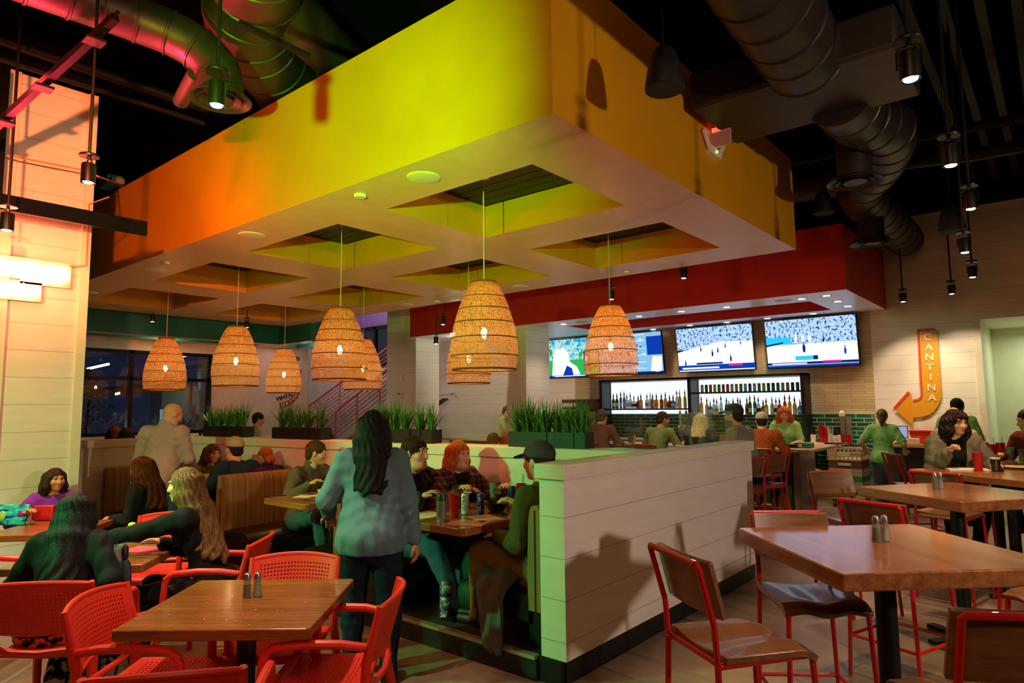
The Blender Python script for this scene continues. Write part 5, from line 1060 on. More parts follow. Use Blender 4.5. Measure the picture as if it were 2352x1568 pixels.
# ================================================================== people
class SDF:
    """signed distance primitives blended into one continuous surface (surface nets)"""
    def __init__(s): s.p = []
    def cap(s, a, b, ra, rb, k=.03, fx=None, op='+'):
        """tapered limb; fx=(axis vector, factor) flattens the section along an axis"""
        s.p.append(('c', np.array(a, float), np.array(b, float), ra, rb, k, fx, op)); return s
    def ell(s, c, r, M=None, k=.02, op='+'):
        s.p.append(('e', np.array(c, float), np.array(r, float), None if M is None else np.array(M, float), None, k, None, op)); return s
    def mesh(s, name, vox, mats, parent=None, disp=None, inflate=0.0, cut=None):
        lo = np.full(3, 1e9); hi = -lo; bb = []
        for t, a, b, ra, rb, k, fx, op in s.p:
            if t == 'c': r = max(ra, rb)*(1.0)+.001; l, h = np.minimum(a, b)-r, np.maximum(a, b)+r
            else: r = np.max(b); l, h = a-r, a+r
            bb.append((l, h))
            if op == '+': lo = np.minimum(lo, l); hi = np.maximum(hi, h)
        lo = lo-inflate-3*vox; hi = hi+inflate+3*vox; n = np.ceil((hi-lo)/vox).astype(int)+1
        F = np.full(n, .25, np.float32); mg = .05+inflate
        ax = [(lo[i]+vox*np.arange(n[i])).astype(np.float32) for i in range(3)]
        for (t, a, b, ra, rb, k, fx, op), (l, h) in zip(s.p, bb):
            i0 = np.maximum(0, np.floor((l-mg-lo)/vox).astype(int)); i1 = np.minimum(n, np.ceil((h+mg-lo)/vox).astype(int)+1)
            if np.any(i1 <= i0): continue
            sl = tuple(slice(i0[i], i1[i]) for i in range(3))
            X = ax[0][sl[0]][:, None, None]; Y = ax[1][sl[1]][None, :, None]; Z = ax[2][sl[2]][None, None, :]
            if t == 'c':
                px, py, pz = X-a[0], Y-a[1], Z-a[2]; ba = b-a; L = max(float(ba@ba), 1e-9)
                hh = np.clip((px*ba[0]+py*ba[1]+pz*ba[2])/L, 0, 1); qx, qy, qz = px-hh*ba[0], py-hh*ba[1], pz-hh*ba[2]
                d2 = qx*qx+qy*qy+qz*qz
                if fx is not None:
                    u, f = fx; du = qx*u[0]+qy*u[1]+qz*u[2]; d2 = d2+du*du*(1/(f*f)-1)
                d = np.sqrt(d2)-(ra+(rb-ra)*hh)
            else:
                px, py, pz = X-a[0], Y-a[1], Z-a[2]
                if ra is not None: px, py, pz = (px*ra[0, i]+py*ra[1, i]+pz*ra[2, i] for i in range(3))
                k0 = np.sqrt((px/b[0])**2+(py/b[1])**2+(pz/b[2])**2); k1 = np.sqrt((px/b[0]**2)**2+(py/b[1]**2)**2+(pz/b[2]**2)**2)
                d = k0*(k0-1)/np.maximum(k1, 1e-6)
            S = F[sl]
            if op == '+': hq = np.maximum(k-np.abs(S-d), 0)/k; F[sl] = np.minimum(S, d)-hq*hq*k*.25
            else: hq = np.maximum(k-np.abs(S+d), 0)/k; F[sl] = np.maximum(S, -d)+hq*hq*k*.25
        if inflate: F -= inflate
        if disp is not None or cut is not None:
            X, Y, Z = ax[0][:, None, None], ax[1][None, :, None], ax[2][None, None, :]
            if disp is not None: F = F+disp(X, Y, Z).astype(np.float32)
            if cut is not None: F = np.maximum(F, cut(X, Y, Z))
        v, f = snets(F, lo, vox)
        me = bpy.data.meshes.new(name); me.vertices.add(len(v)); me.vertices.foreach_set('co', v.astype(np.float32).ravel())
        me.loops.add(len(f)*4); me.loops.foreach_set('vertex_index', f.ravel().astype(np.int32)); me.polygons.add(len(f))
        me.polygons.foreach_set('loop_start', np.arange(len(f), dtype=np.int32)*4); me.update(); me.validate()
        me.polygons.foreach_set('use_smooth', [True]*len(me.polygons))
        for m in (mats if isinstance(mats, (list, tuple)) else [mats]): me.materials.append(m)
        o = bpy.data.objects.new(name, me); COL.objects.link(o)
        if parent is not None: o.parent = parent
        return o
def snets(F, lo, vox):
    s = F < 0; n = np.array(F.shape); C = [(i, j, k) for i in (0, 1) for j in (0, 1) for k in (0, 1)]
    sub = lambda A, c: A[c[0]:n[0]-1+c[0], c[1]:n[1]-1+c[1], c[2]:n[2]-1+c[2]]
    cnt = sum(sub(s, c).astype(np.int8) for c in C); ids = np.argwhere((cnt > 0) & (cnt < 8)); idx = np.full(n-1, -1, np.int64); idx[tuple(ids.T)] = np.arange(len(ids))
    acc = np.zeros((len(ids), 3)); num = np.zeros(len(ids)); val = {c: F[ids[:, 0]+c[0], ids[:, 1]+c[1], ids[:, 2]+c[2]] for c in C}
    for a in C:
        for d in range(3):
            if a[d]: continue
            b = tuple(1 if q == d else a[q] for q in range(3)); va, vb = val[a], val[b]; cr = (va < 0) != (vb < 0)
            t = np.where(cr, va/np.where(cr, va-vb, 1), 0); P = np.tile(np.array(a, float), (len(ids), 1)); P[:, d] += t; acc[cr] += P[cr]; num[cr] += 1
    v = (ids+acc/num[:, None])*vox+lo; fs = []
    for d in range(3):
        a0 = [slice(None)]*3; a1 = [slice(None)]*3; a0[d] = slice(0, -1); a1[d] = slice(1, None); A, B = s[tuple(a0)], s[tuple(a1)]
        e = np.argwhere(A != B); u, w = [q for q in range(3) if q != d]; ok = (e[:, u] > 0) & (e[:, w] > 0) & (e[:, u] < n[u]-1) & (e[:, w] < n[w]-1); e = e[ok]
        q = []
        for du, dw in ((-1, -1), (0, -1), (0, 0), (-1, 0)): g = e.copy(); g[:, u] += du; g[:, w] += dw; q.append(idx[tuple(g.T)])
        q = np.stack(q, 1); inside = A[tuple(e.T)]; flip = ~inside if d != 1 else inside; q[flip] = q[flip][:, ::-1]; fs.append(q)
    return v, np.concatenate(fs)

def clothmat(name, col, kind='plain', c2='202020'):
    if name in _mats: return _mats[name]
    n = N(name); c = n.co(); o = n.sep(c); w = n.noise(n.map(c, (300, 300, 300)), 1.0, 2); fold = n.noise(n.map(c, (7, 7, 3.5)), 1.6, 3)
    base = hexc(col)
    if kind == 'plaid':
        a = n.ma('LESS_THAN', n.ma('FRACT', n.ma('MULTIPLY', o[0], 22.0)), .35); b = n.ma('LESS_THAN', n.ma('FRACT', n.ma('MULTIPLY', o[2], 20.0)), .35)
        colr = n.mix(n.ma('MULTIPLY', n.ma('ADD', a, b), .5), col, c2)
    elif kind == 'quilt':
        a = n.ma('LESS_THAN', n.ma('FRACT', n.ma('MULTIPLY', n.ma('ADD', o[0], o[2]), 16.0)), .08); b = n.ma('LESS_THAN', n.ma('FRACT', n.ma('MULTIPLY', n.ma('SUBTRACT', o[0], o[2]), 16.0)), .08)
        colr = n.mix(n.ma('MAXIMUM', a, b), col, c2)
    elif kind in ('print', 'denim', 'speck', 'graphic'):
        sc = {'print': 22, 'denim': 200, 'speck': 45, 'graphic': 11}[kind]; f = n.noise(n.map(c, (1, 1, .7)), sc, 4, .65)
        th = {'print': .5, 'denim': .5, 'speck': .66, 'graphic': .60}[kind]; colr = n.ramp(f, [(th-.2 if kind == 'denim' else th-.015, col), (th+.2 if kind == 'denim' else th+.015, c2)])
        if kind == 'graphic':
            msk = n.ma('MULTIPLY', n.ma('LESS_THAN', n.ma('ABSOLUTE', o[0]), .13), n.ma('GREATER_THAN', o[1], .03)); colr = n.mix(msk, col, colr)
    else: colr = n.ramp(n.noise(c, 5, 3), [(.3, tuple(x*.88 for x in base)), (.7, tuple(min(1, x*1.1) for x in base))])
    _mats[name] = n.end(n.pbsdf(colr, .85, 0, .2, n.ma('ADD', n.ma('MULTIPLY', fold, 1.0), n.ma('MULTIPLY', w, .08)), .5, .02)); return _mats[name]
def skinmat(name, col):
    if name in _mats: return _mats[name]
    n = N(name); f = n.noise(n.co(), 18, 4); base = hexc(col)
    c = n.ramp(f, [(.35, tuple(x*.92 for x in base)), (.65, (min(1, base[0]*1.05), base[1]*.98, base[2]*.96))])
    _mats[name] = n.end(n.pbsdf(c, .5, 0, .4, n.noise(n.co(), 160, 2), .08, .002, Subsurface_Weight=.12, Subsurface_Radius=(.012, .005, .003), Subsurface_Scale=.6)); return _mats[name]
def hairmat(name, a, b):
    if name in _mats: return _mats[name]
    n = N(name); f = n.noise(n.map(n.co(), (70, 70, 5)), 1.3, 3, .6)
    _mats[name] = n.end(n.pbsdf(n.ramp(f, [(.32, a), (.68, b)]), .6, 0, .16, f, .7, .008)); return _mats[name]
SKIN = {'fair': skinmat('skin_fair', 'd9a284'), 'tan': skinmat('skin_tan', 'b98058'), 'brown': skinmat('skin_brown', '5a3622'), 'pink': skinmat('skin_pink', 'd89880')}
HAIR = {'black': hairmat('hair_black', '060505', '1c1614'), 'dark': hairmat('hair_dark', '160d09', '3a2418'), 'brown': hairmat('hair_brown', '2e1a0e', '5f3a20'), 'light': hairmat('hair_light', '3f2a16', '86643a'),
        'red': hairmat('hair_red', '8a3810', 'c8682a'), 'blonde': hairmat('hair_blonde', '9a7a48', 'd8b880'), 'grey': hairmat('hair_grey', '4a3a30', '7a6858')}
LIP = mat('lip', 'a8504a', .4); LIPD = mat('lip_dark', '6a2f28', .45)
def eyemat():
    n = N('eye'); z = n.sep(n.co()); r = n.n('VectorMath', operation='LENGTH', i_0=n.com(z[0], 0.0, z[2])).outputs['Value']
    return n.end(n.pbsdf(n.ramp(n.ma('MULTIPLY', r, 60.0), [(.0, '050404'), (.18, '2a1a10'), (.42, '3a2416'), (.46, 'd8d2c8')], 'LINEAR'), .15))
EYE_M = eyemat(); DENIM = clothmat('denim_blue', '1c2c48', 'denim', '3a5578'); DENIMD = clothmat('denim_dark', '0c1420', 'denim', '1a2638'); DENIML = clothmat('denim_light', '3a5270', 'denim', '6a86a4')
BLKC = clothmat('black_cloth', '0c0c0d'); SHOE = {'black': mat('shoe_black', '111112', .5), 'white': mat('shoe_white', 'd8d8d2', .5), 'brown': mat('shoe_brown', '4a2a1a', .5), 'red': mat('shoe_dark_red', '3a1414', .5)}
npv = lambda *a: np.array(a, float)
def unit(v): v = np.array(v, float); return v/max(np.linalg.norm(v), 1e-9)
def ik(a, t, l1, l2, hint):
    a, t = np.array(a, float), np.array(t, float); d = t-a; L = np.linalg.norm(d); L2 = min(L, (l1+l2)*.998); u = d/max(L, 1e-9); t = a+u*L2
    x = (l1*l1-l2*l2+L2*L2)/(2*L2); y = sqrt(max(l1*l1-x*x, 0)); h = np.array(hint, float); h = h-u*(h@u); return a+u*x+unit(h)*y, t
def axes(yaw, pitch, roll=0):
    return np.array((Matrix.Rotation(radians(yaw), 3, 'Z') @ Matrix.Rotation(radians(pitch), 3, 'X') @ Matrix.Rotation(radians(roll), 3, 'Y')))

def person(label, xy, face, pose='sit', seat=.45, z0=0.0, h=1.72, girth=1.0, fem=False, skin='fair', shirt=('grey', 1.0), pants=None, shoe='black', hair=('short', 'brown'), cap=None,
           lean=8, side=0, hyaw=0, hpitch=8, hroll=0, lh=None, rh=None, lf=None, rf=None, curl=.5, vox=.009, fine=None, legs=True, collar=None, jacket=None, beard=None, hairlen=.3, sleeve=None, group=None, skirtlen=None, twist=0, hem=None, wpt=None):
    s = h/1.72; S = SDF(); sh_mat, sl = shirt; wS = (.158 if fem else .182)*s*(.75+.25*girth); g = girth
    if pose == 'stand': P = npv(0, 0, .93*s)
    else: P = npv(0, 0, seat-z0+.085*s*(.6+.4*g))
    u = axes(0, -lean, side) @ npv(0, 0, 1); ux = axes(twist, -lean, side) @ npv(1, 0, 0); uy = axes(twist, -lean, side) @ npv(0, 1, 0)
    Wp = P+u*.17*s; Cp = P+u*.34*s; Np = P+u*.52*s
    Hd = axes(hyaw, -hpitch, hroll); Hc = Np+u*.075*s+Hd @ npv(0, .03, .085)*s; hs = s*(1.02 if not fem else .97)
    sR, sL = Np-u*.055*s+ux*wS, Np-u*.055*s-ux*wS; hipw = .088*s*(.8+.2*g); hR, hL = P+npv(hipw, 0, 0)-u*.02, P-npv(hipw, 0, 0)-u*.02
    # limbs; hand and foot goals may be given as world points
    def loc(w):
        if w is None or not isinstance(w, Vector): return w
        q = Rz(radians(-face)) @ V(w.x-xy[0], w.y-xy[1], w.z-z0); return tuple(q)
    lh, rh, lf, rf = map(loc, (lh, rh, lf, rf))
    if pose == 'stand': lf = lf or (-.1, .0, .0); rf = rf or (.1, .0, .0); kh = npv(0, 1, .05)
    else: lf = lf or (-.11, .46*s, 0); rf = rf or (.11, .46*s, 0); kh = npv(0, .6, 1)
    lh = lh or ((-.26*s, .12, .82*s-.0) if pose == 'stand' else (-.16, .32*s, P[2]+.12)); rh = rh or ((.26*s, .12, .82*s) if pose == 'stand' else (.16, .32*s, P[2]+.12))
    aK = {}
    for q, sho, han, hip, foot, sg in (('L', sL, lh, hL, lf, -1), ('R', sR, rh, hR, rf, 1)):
        el, wr = ik(sho, han, .285*s, .255*s, npv(sg*.55, -.75, -.7)); kn, an = ik(hip, npv(*foot)+npv(0, -.0, .085*s), .435*s, .42*s, kh+npv(sg*.12, 0, 0)); aK[q] = (sho, el, wr, hip, kn, an, sg)
    fl = (uy, .70+.1*(g-1))
    def torso(D, e=0.0):
        D.cap(P-u*.02, Wp, (.128+.0*e)*s*g*(1.06 if fem else 1)+e, (.112 if fem else .125)*s*g+e, .05, fl); D.cap(Wp, Cp, (.112 if fem else .125)*s*g+e, .142*s*(.6+.4*g)*(.92 if fem else 1)+e, .06, fl)
        D.cap(sL*.86+sR*.14-u*.02, sR*.86+sL*.14-u*.02, .068*s*(.7+.3*g)+e, .068*s*(.7+.3*g)+e, .07, (uy, .85)); D.cap(Cp, Np-u*.05, .135*s*(.6+.4*g)+e, .085*s+e, .06, fl)
        if fem:
            for sg in (-1, 1): D.ell(Cp+ux*sg*.068*s+uy*(.075+.03*(g-1))*s-u*.0, npv(.06, .055, .062)*s*(.6+.4*g)+e, None, .05)
        if g > 1.12: D.ell(P+u*.12*s+uy*.05*s, npv(.15, .125, .15)*s*g*.95+e, None, .08)
    def arm(D, q, e=0.0, f=1.0):
        sho, el, wr, *_ = aK[q]; ga = .65+.35*g
        a1 = min(f*2, 1); D.cap(sho, sho+(el-sho)*a1, .057*s*ga+e, (.057+(.041-.057)*a1)*s*ga+e, .05)
        if f > .5: a2 = (f-.5)*2; D.cap(el, el+(wr-el)*a2, .043*s*ga+e, (.043+(.027-.043)*a2)*s*ga+e, .02)
    def leg(D, q, e=0.0, f=1.0):
        *_, hip, kn, an, sg = aK[q]; gl = .6+.4*g
        D.cap(hip, kn, .092*s*gl+e, .058*s*gl+e, .06)
        if f > .5: a2 = (f-.5)*2; en = kn+(an-kn)*a2; D.cap(kn, en, .056*s*gl+e, (.056+(.036-.056)*a2)*s*gl+e, .03); D.cap(kn+(an-kn)*.15-npv(0, .018, 0)*s, kn+(an-kn)*min(.5, a2), .05*s*gl+e, .042*s*gl+e, .03)
    torso(S); [arm(S, q) for q in 'LR']
    if legs: [leg(S, q) for q in 'LR']; S.ell(P+npv(0, -.035, -.02), npv(.165, .13, .12)*s*(.7+.3*g), None, .06)
    # neck and head
    S.cap(Np-u*.04, Hc-Hd @ npv(0, .022, .05)*hs, .058*s*(.8+.2*g), .052*s*(.8+.2*g), .03)
    HX = lambda x, y, z: Hc+Hd @ (npv(x, y, z)*hs)
    S.ell(HX(0, -.008, .02), npv(.075, .094, .096)*hs, Hd, .02); S.ell(HX(0, .028, -.045), npv(.06*(.8+.2*g), .062, .066)*hs, Hd, .035); S.ell(HX(0, .066, -.094), npv(.028*(.6+.4*g), .024, .02)*hs, Hd, .03)
    if g > 1.15: S.ell(HX(0, .03, -.095), npv(.062, .055, .035)*hs*(.8+.2*g), Hd, .04)
    S.cap(HX(0, .087, .018), HX(0, .106, -.028), .0105*hs, .0145*hs, .014); S.ell(HX(.011, .096, -.032), npv(.0095, .011, .008)*hs, Hd, .008); S.ell(HX(-.011, .096, -.032), npv(.0095, .011, .008)*hs, Hd, .008)
    for sg in (-1, 1):
        S.ell(HX(sg*.033, .094, .012), npv(.017, .012, .011)*hs, Hd, .012, '-'); S.ell(HX(sg*.03, .082, .032), npv(.026, .012, .009)*hs, Hd, .014); S.ell(HX(sg*.043, .066, -.022), npv(.024, .02, .022)*hs, Hd, .025)
        S.ell(HX(sg*.079, -.008, -.006), npv(.009, .02, .031)*hs, Hd @ axes(-sg*18, 0), .008)
    S.ell(HX(0, .089, -.06), npv(.021, .0095, .0065)*hs, Hd, .008); S.ell(HX(0, .086, -.071), npv(.018, .009, .006)*hs, Hd, .008)
    # hands: palm, four fingers of different length, thumb from the side
    for q in 'LR':
        sho, el, wr, *_, sg = aK[q]; f = unit(wr-el); dn = npv(0, .15, -1); pal = unit(dn-f*(dn@f)) if abs(f[2]) < .85 else unit(npv(-sg, .2, 0)-f*(npv(-sg, .2, 0)@f)); sd = np.cross(f, pal)*(1 if sg > 0 else -1); sd = unit(sd)
        S.cap(wr, wr+f*.03*s, .027*s, .03*s, .015, (pal, .7)); S.cap(wr+f*.035*s-sd*.012*s, wr+f*.08*s-sd*.016*s, .024*s, .022*s, .015, (pal, .6)); S.cap(wr+f*.035*s+sd*.014*s, wr+f*.08*s+sd*.018*s, .024*s, .022*s, .015, (pal, .6))
        for k, (o, L) in enumerate(((-.030, .066), (-.010, .078), (.011, .073), (.031, .055))):
            b0 = wr+f*(.085-.004*abs(k-1.3))*s+sd*o*s; c1 = curl*.9; d1 = unit(f*cos(c1)+pal*sin(c1)); c2 = curl*2.1; d2 = unit(f*cos(c2)+pal*sin(c2)); L *= s
            m1 = b0+d1*L*.5; S.cap(b0, m1, .0098*s, .009*s, .006); S.cap(m1, m1+d2*L*.52, .009*s, .0075*s, .005)
        tb = wr+f*.03*s-sd*.03*s; tm = tb+unit(f*.75-sd*.75+pal*.35)*.042*s; S.cap(tb, tm, .0125*s, .011*s, .012); S.cap(tm, tm+unit(f*1.0-sd*.1+pal*.5)*.033*s, .0105*s, .0085*s, .005)
    if legs:
        for q in 'LR':
            an = aK[q][5]; S.cap(an, an+npv(0, .02, -.05)*s, .037*s, .035*s, .03); S.cap(an+npv(0, -.03, -.055)*s, an+npv(0, .13, -.062)*s, .03*s, .026*s, .03)
    body = S.mesh('person', fine or vox, SKIN[skin]); tag(body, label, 'person', group); body.location = (xy[0], xy[1], z0); body.rotation_euler = (0, 0, radians(face))
    wob = lambda A: (lambda X, Y, Z: A*(np.sin(31*X+7*np.sin(9*Z)+2)*np.sin(23*Z+5*np.sin(11*X+8*Y))+.6*np.sin(47*Y+13*Z+4*np.sin(17*X))))
    # clothes: own surfaces just outside the body
    D = SDF(); torso(D); [arm(D, q, .006, sl if sl else .12) for q in 'LR']
    D.ell(P+npv(0, -.035, -.02), npv(.172, .137, .13)*s*(.7+.3*g)+.012, None, .06); D.cap(P-u*.06, P+u*.05, .148*s*g*(1.04 if fem else 1)+.006, .135*s*g+.004, .05, fl)
    hz = P[2]-(hem if hem is not None else (.07 if pose == 'stand' else .03))
    if collar: D.cap(Np-u*.035, Np+u*.022, .066*s, .064*s, .02)
    D.mesh('shirt', vox, sh_mat, body, wob(.0045), .012, lambda X, Y, Z: hz-Z+0*X+0*Y)
    if collar:
        D = SDF(); D.cap(Np-u*.02, Np+u*.03+uy*.006, .064*s, .062*s, .01); D.mesh('collar', min(vox, .008), collar, body, None, .006, lambda X, Y, Z: .05-((X-Np[0])**2+(Y-Np[1])**2+0*Z)**.5)
    if jacket:
        D = SDF(); torso(D); [arm(D, q, .012, .93) for q in 'LR']
        if pose == 'stand' or not legs: D.cap(P-u*.08, P+u*.05, .15*s*g, .14*s*g, .05, fl)
        c0 = Cp; D.mesh('jacket', vox, jacket, body, wob(.006), .022, lambda X, Y, Z: np.minimum((.075*s-np.abs((X-c0[0])*ux[0]+(Y-c0[1])*ux[1])+.10*(Z-c0[2])), ((X-c0[0])*uy[0]+(Y-c0[1])*uy[1]+(Z-c0[2])*uy[2])-.02))
    if legs and pants is not None:
        D = SDF(); [leg(D, q, .008, skirtlen or 1.0) for q in 'LR']; D.ell(P+npv(0, -.035, -.02), npv(.165, .13, .12)*s*(.7+.3*g), None, .06); D.cap(P-u*.02, P+u*.03*s, .128*s*g, .122*s*g, .05, fl)
        D.mesh('trousers', vox, pants, body, wob(.004), .008)
    if legs:
        for q in 'LR':
            an = aK[q][5]; D = SDF(); D.cap(an+npv(0, -.035, -.05)*s, an+npv(0, .145, -.058)*s, .034*s, .032*s, .03); D.cap(an+npv(0, -.01, -.03)*s, an+npv(0, -.012, .02)*s, .04*s, .042*s, .03)
            fz = an[2]-.085*s; D.mesh('shoe', .008, SHOE[shoe], body, None, .006, lambda X, Y, Z: (fz+.002)-Z+0*X+0*Y)
    # face pieces
    HM = Matrix(Hd.tolist()).to_4x4()
    for sg in (-1, 1):
        m = MB(); m.ball((0, 0, 0), (.0122*hs, .0095*hs, .0072*hs), 12, 8); e = m.out('eye', EYE_M, body); e.matrix_local = Matrix.Translation(HX(sg*.032, .0795, .0125)) @ HM
        m = MB(); m.tube([HX(sg*.014, .092, .033), HX(sg*.03, .0935, .0395), HX(sg*.048, .082, .034)], [.003*hs, .0042*hs, .002*hs], 6); m.out('eyebrow', HAIR[hair[1] if hair[1] in HAIR and hair[1] not in ('blonde',) else 'light'], body)
    m = MB(); m.tube([HX(-.022, .0905, -.064), HX(-.008, .0985, -.0625), HX(0, .0992, -.0645), HX(.008, .0985, -.0625), HX(.022, .0905, -.064)], [.002*hs, .0055*hs, .006*hs, .0055*hs, .002*hs], 8); m.out('mouth', LIP if skin != 'brown' else LIPD, body)
    if beard:
        D = SDF(); D.ell(HX(0, .035, -.07), npv(.063, .066, .05)*hs, Hd, .02); D.ell(HX(0, .1, -.063), npv(.024, .02, .008)*hs, Hd, .01, '-'); D.ell(HX(0, .07, .0), npv(.05, .08, .045)*hs, Hd, .01, '-'); D.mesh('beard', .007, HAIR[beard], body, None, .003)
    # hair
    st, hc = hair
    if st != 'bald':
        D = SDF(); up = {'curly': .012}.get(st, 0)
        D.ell(HX(0, -.015, .034), npv(.083+up, .1+up, .094+up)*hs, Hd, .02)
        if st in ('long', 'curly', 'wavy'):
            for k, an in enumerate(np.linspace(-118, 118, 15)):
                a = radians(an); w = abs(an)/118; p0 = HX(.07*sin(a), -.02-.075*cos(a), .03); p1 = HX(.092*sin(a), -.022-.088*cos(a), -.07)
                dwn = hairlen*s*(1-.55*w*w+.07*sin(k*2.3)); back = -uy*(.085*s*(1-w*.5))*max(0, cos(a))-uy*(.02 if st != 'curly' else .0)+uy*(.055*s*max(0, -cos(a)+.15)); p2 = Np+ux*(.1*sin(a))*s*(1.15 if st != 'long' else 1.0)+back-u*.02; p3 = p2-unit(u*.75+npv(0, 0, .25))*dwn*.9-uy*(.05+lean*.0015)*s*max(0, cos(a))+ux*.02*sin(a)
                r0 = .026*s*(1.25 if st != 'long' else 1); D.cap(p0, p1, .03*s, r0, .03); D.cap(p1, p2, r0, r0, .03); D.cap(p2, p3, r0, r0*.55, .03)
        elif st == 'pony':
            D.cap(HX(0, -.095, .03), HX(0, -.135, .0), .026*hs, .032*hs, .02); p = HX(0, -.135, 0); D.cap(p, p-npv(0, 0, .1)-uy*.01, .03*hs, .03*hs, .02); D.cap(p-npv(0, 0, .1)-uy*.01, p-npv(0, 0, hairlen), .03*hs, .012*hs, .02)
        elif st == 'bun':
            D.ell(HX(0, -.1, -.055), npv(.05, .045, .05)*hs, Hd, .02); D.ell(HX(.03, -.1, -.09), npv(.03, .03, .03)*hs, Hd, .02); D.ell(HX(-.03, -.1, -.085), npv(.028, .03, .03)*hs, Hd, .02)
        if st in ('short', 'bun', 'pony', 'mop'): D.ell(HX(0, -.06, -.035), npv(.066, .045, .055)*hs, Hd, .02)
        fy = {'mop': -.004, 'short': .012, 'pony': .014, 'bun': .012}.get(st, .008)
        D.ell(HX(0, .118, -.05), npv(.069, .08, .108)*hs, Hd, .012, '-')
        if st in ('short', 'pony', 'bun'):
            for sg in (-1, 1): D.ell(HX(sg*.085, .03, -.055), npv(.03, .06, .055)*hs, Hd, .01, '-')
        A = {'curly': .011, 'wavy': .006, 'mop': .006}.get(st, .0035); hx, hy, hz = Hc
        fr = 14 if st != 'curly' else 9
        dsp = lambda X, Y, Z: A*np.sin(fr*np.arctan2(X-hx, -(Y-hy)+.001)*1.6+9*np.sin((8 if st != 'curly' else 26)*(Z-hz)))*(1+.5*np.sin(37*(Z-hz)+11*X))
        D.mesh('hair', min(vox, .009), HAIR[hc], body, dsp, .002)
    if cap:
        ccol, fwdsign = cap; cm = mat('cap_'+ccol, ccol, .75, bump=.3, bscale=200); cb = mat('brim_'+(ccol if fwdsign else 'c8201c'), ccol if fwdsign else 'c8201c', .7); m_ = SDF(); m_.ell(HX(0, -.012, .045), npv(.09, .108, .088)*hs, Hd, .02)
        lo_ = HX(0, 0, .028); nz = Hd @ npv(0, -.12, 1); nz = unit(nz); c_ = m_.mesh('cap', .007, cm, body, None, .003, lambda X, Y, Z: -((X-lo_[0])*nz[0]+(Y-lo_[1])*nz[1]+(Z-lo_[2])*nz[2]))
        f_ = 1 if fwdsign >= 0 else -1; D = SDF(); D.ell(HX(0, .105*(1 if fwdsign > 0 else -1) if fwdsign else .115, .042), npv(.078, .085, .013)*hs, Hd @ axes(0, -10 if fwdsign > 0 else 12), .01); D.ell(HX(0, -.012, .03), npv(.085, .1, .075)*hs, Hd, .004, '-'); D.mesh('cap_brim', .006, cb, body)
    return body
C = clothmat; P3 = lambda px, py, z: OZ(px, py, z)
# ---- near tables
person('woman in blue denim jacket standing with her back to the camera, long black hair', (-3.475, 2.735), 46, 'stand', h=1.67, girth=1.30, fem=True, skin='tan', shirt=(C('denim_jacket', '57707a'), .97), pants=DENIMD, hair=('long', 'black'), hairlen=.26, lean=3, hpitch=-2, lh=(-.30, .24, .98), rh=(.30, -.02, .76), lf=(-.13, .10, 0), rf=(.12, -.08, 0), shoe='black', vox=.008, hem=.12)
person('black-haired woman in black seated with her back turned, at the left edge', (-4.40, 1.27), 52, seat=.45, h=1.56, girth=1.12, fem=True, shirt=(BLKC, .95), pants=C('print_pants', '101012', 'print', 'c8ccc8'), hair=('long', 'black'), hairlen=.46, lean=22, hyaw=8, hpitch=14, lh=(-.2, .38, .78), rh=(.27, .20, .58), lf=(-.02, .02, 0), rf=(.2, .08, 0), shoe='white', vox=.008)
person('young girl in purple jacket with long dark hair looking sideways', (-7.0, 1.95), -95, seat=.46, h=1.42, girth=.95, fem=True, skin='tan', shirt=(C('purple_jacket', '7a2a9a'), .95), pants=DENIM, hair=('long', 'dark'), hairlen=.22, lean=6, hyaw=14, hpitch=2, rh=(.22, .26, .84), lh=(-.12, .34, .80), vox=.008, fine=.006)
person('woman with long brown hair in dark jacket seated facing left, behind the empty red chair', (-6.50, 2.62), 125, seat=.46, h=1.58, girth=1.15, fem=True, shirt=(C('dark_jacket', '10201e'), .97), pants=DENIMD, hair=('wavy', 'brown'), hairlen=.26, lean=10, hpitch=10, lh=(-.12, .3, .72), rh=(.15, .3, .72), vox=.009, collar=C('dark_jacket', '10201e'))
person('woman with long light hair in black top reaching across the table', (-4.52, 2.20), 134, seat=.46, h=1.68, girth=.92, fem=True, shirt=(BLKC, .98), pants=mat('black_leather_skirt', '0b0b0c', .3), hair=('long', 'light'), hairlen=.42, lean=15, hyaw=4, hpitch=4, lh=P3(222, 1240, .86), rh=P3(372, 1246, .80), curl=.35, lf=(-.15, .5, 0), rf=(.05, .45, 0), shoe='white', vox=.008, fine=.006)
# ---- booths
SEAT = .49
person('bald man in pinkish grey checked shirt standing by the booth, head bowed', (-7.58, 3.08), 38, 'stand', h=1.79, girth=1.18, skin='pink', shirt=(C('check_shirt', 'ac9094'), .96), pants=C('denim_teal', '24404c', 'denim', '4a7076'), hair=('bald', 'grey'), lean=12, hyaw=-35, hpitch=24, lh=(-.30, .10, .84), rh=(.20, .36, 1.05), lf=(-.1, 0, 0), rf=(.12, .05, 0), shoe='brown', collar=C('check_shirt', 'ac9094'), vox=.009, fine=.007, hem=.1)
person('man in tan cap with red brim and navy shirt in the booth, seen from behind', (-7.08, 3.76), 96, seat=SEAT, z0=.14, h=1.72, girth=1.2, shirt=(C('navy_tee', '1c2c38'), .42), pants=DENIM, hair=('short', 'dark'), cap=('b09a78', 0), lean=10, hpitch=2, beard='brown', rh=(.2, .34, .78), lh=(-.2, .34, .78), vox=.01)
person('person with long light brown hair and olive sweater beyond the man in the tan cap', (-8.28, 3.86), -84, seat=SEAT, z0=.14, h=1.62, fem=True, shirt=(C('olive_sweater', '6a7040', 'speck', 'a8a870'), .95), pants=DENIM, hair=('long', 'light'), hairlen=.22, lean=24, vox=.011)
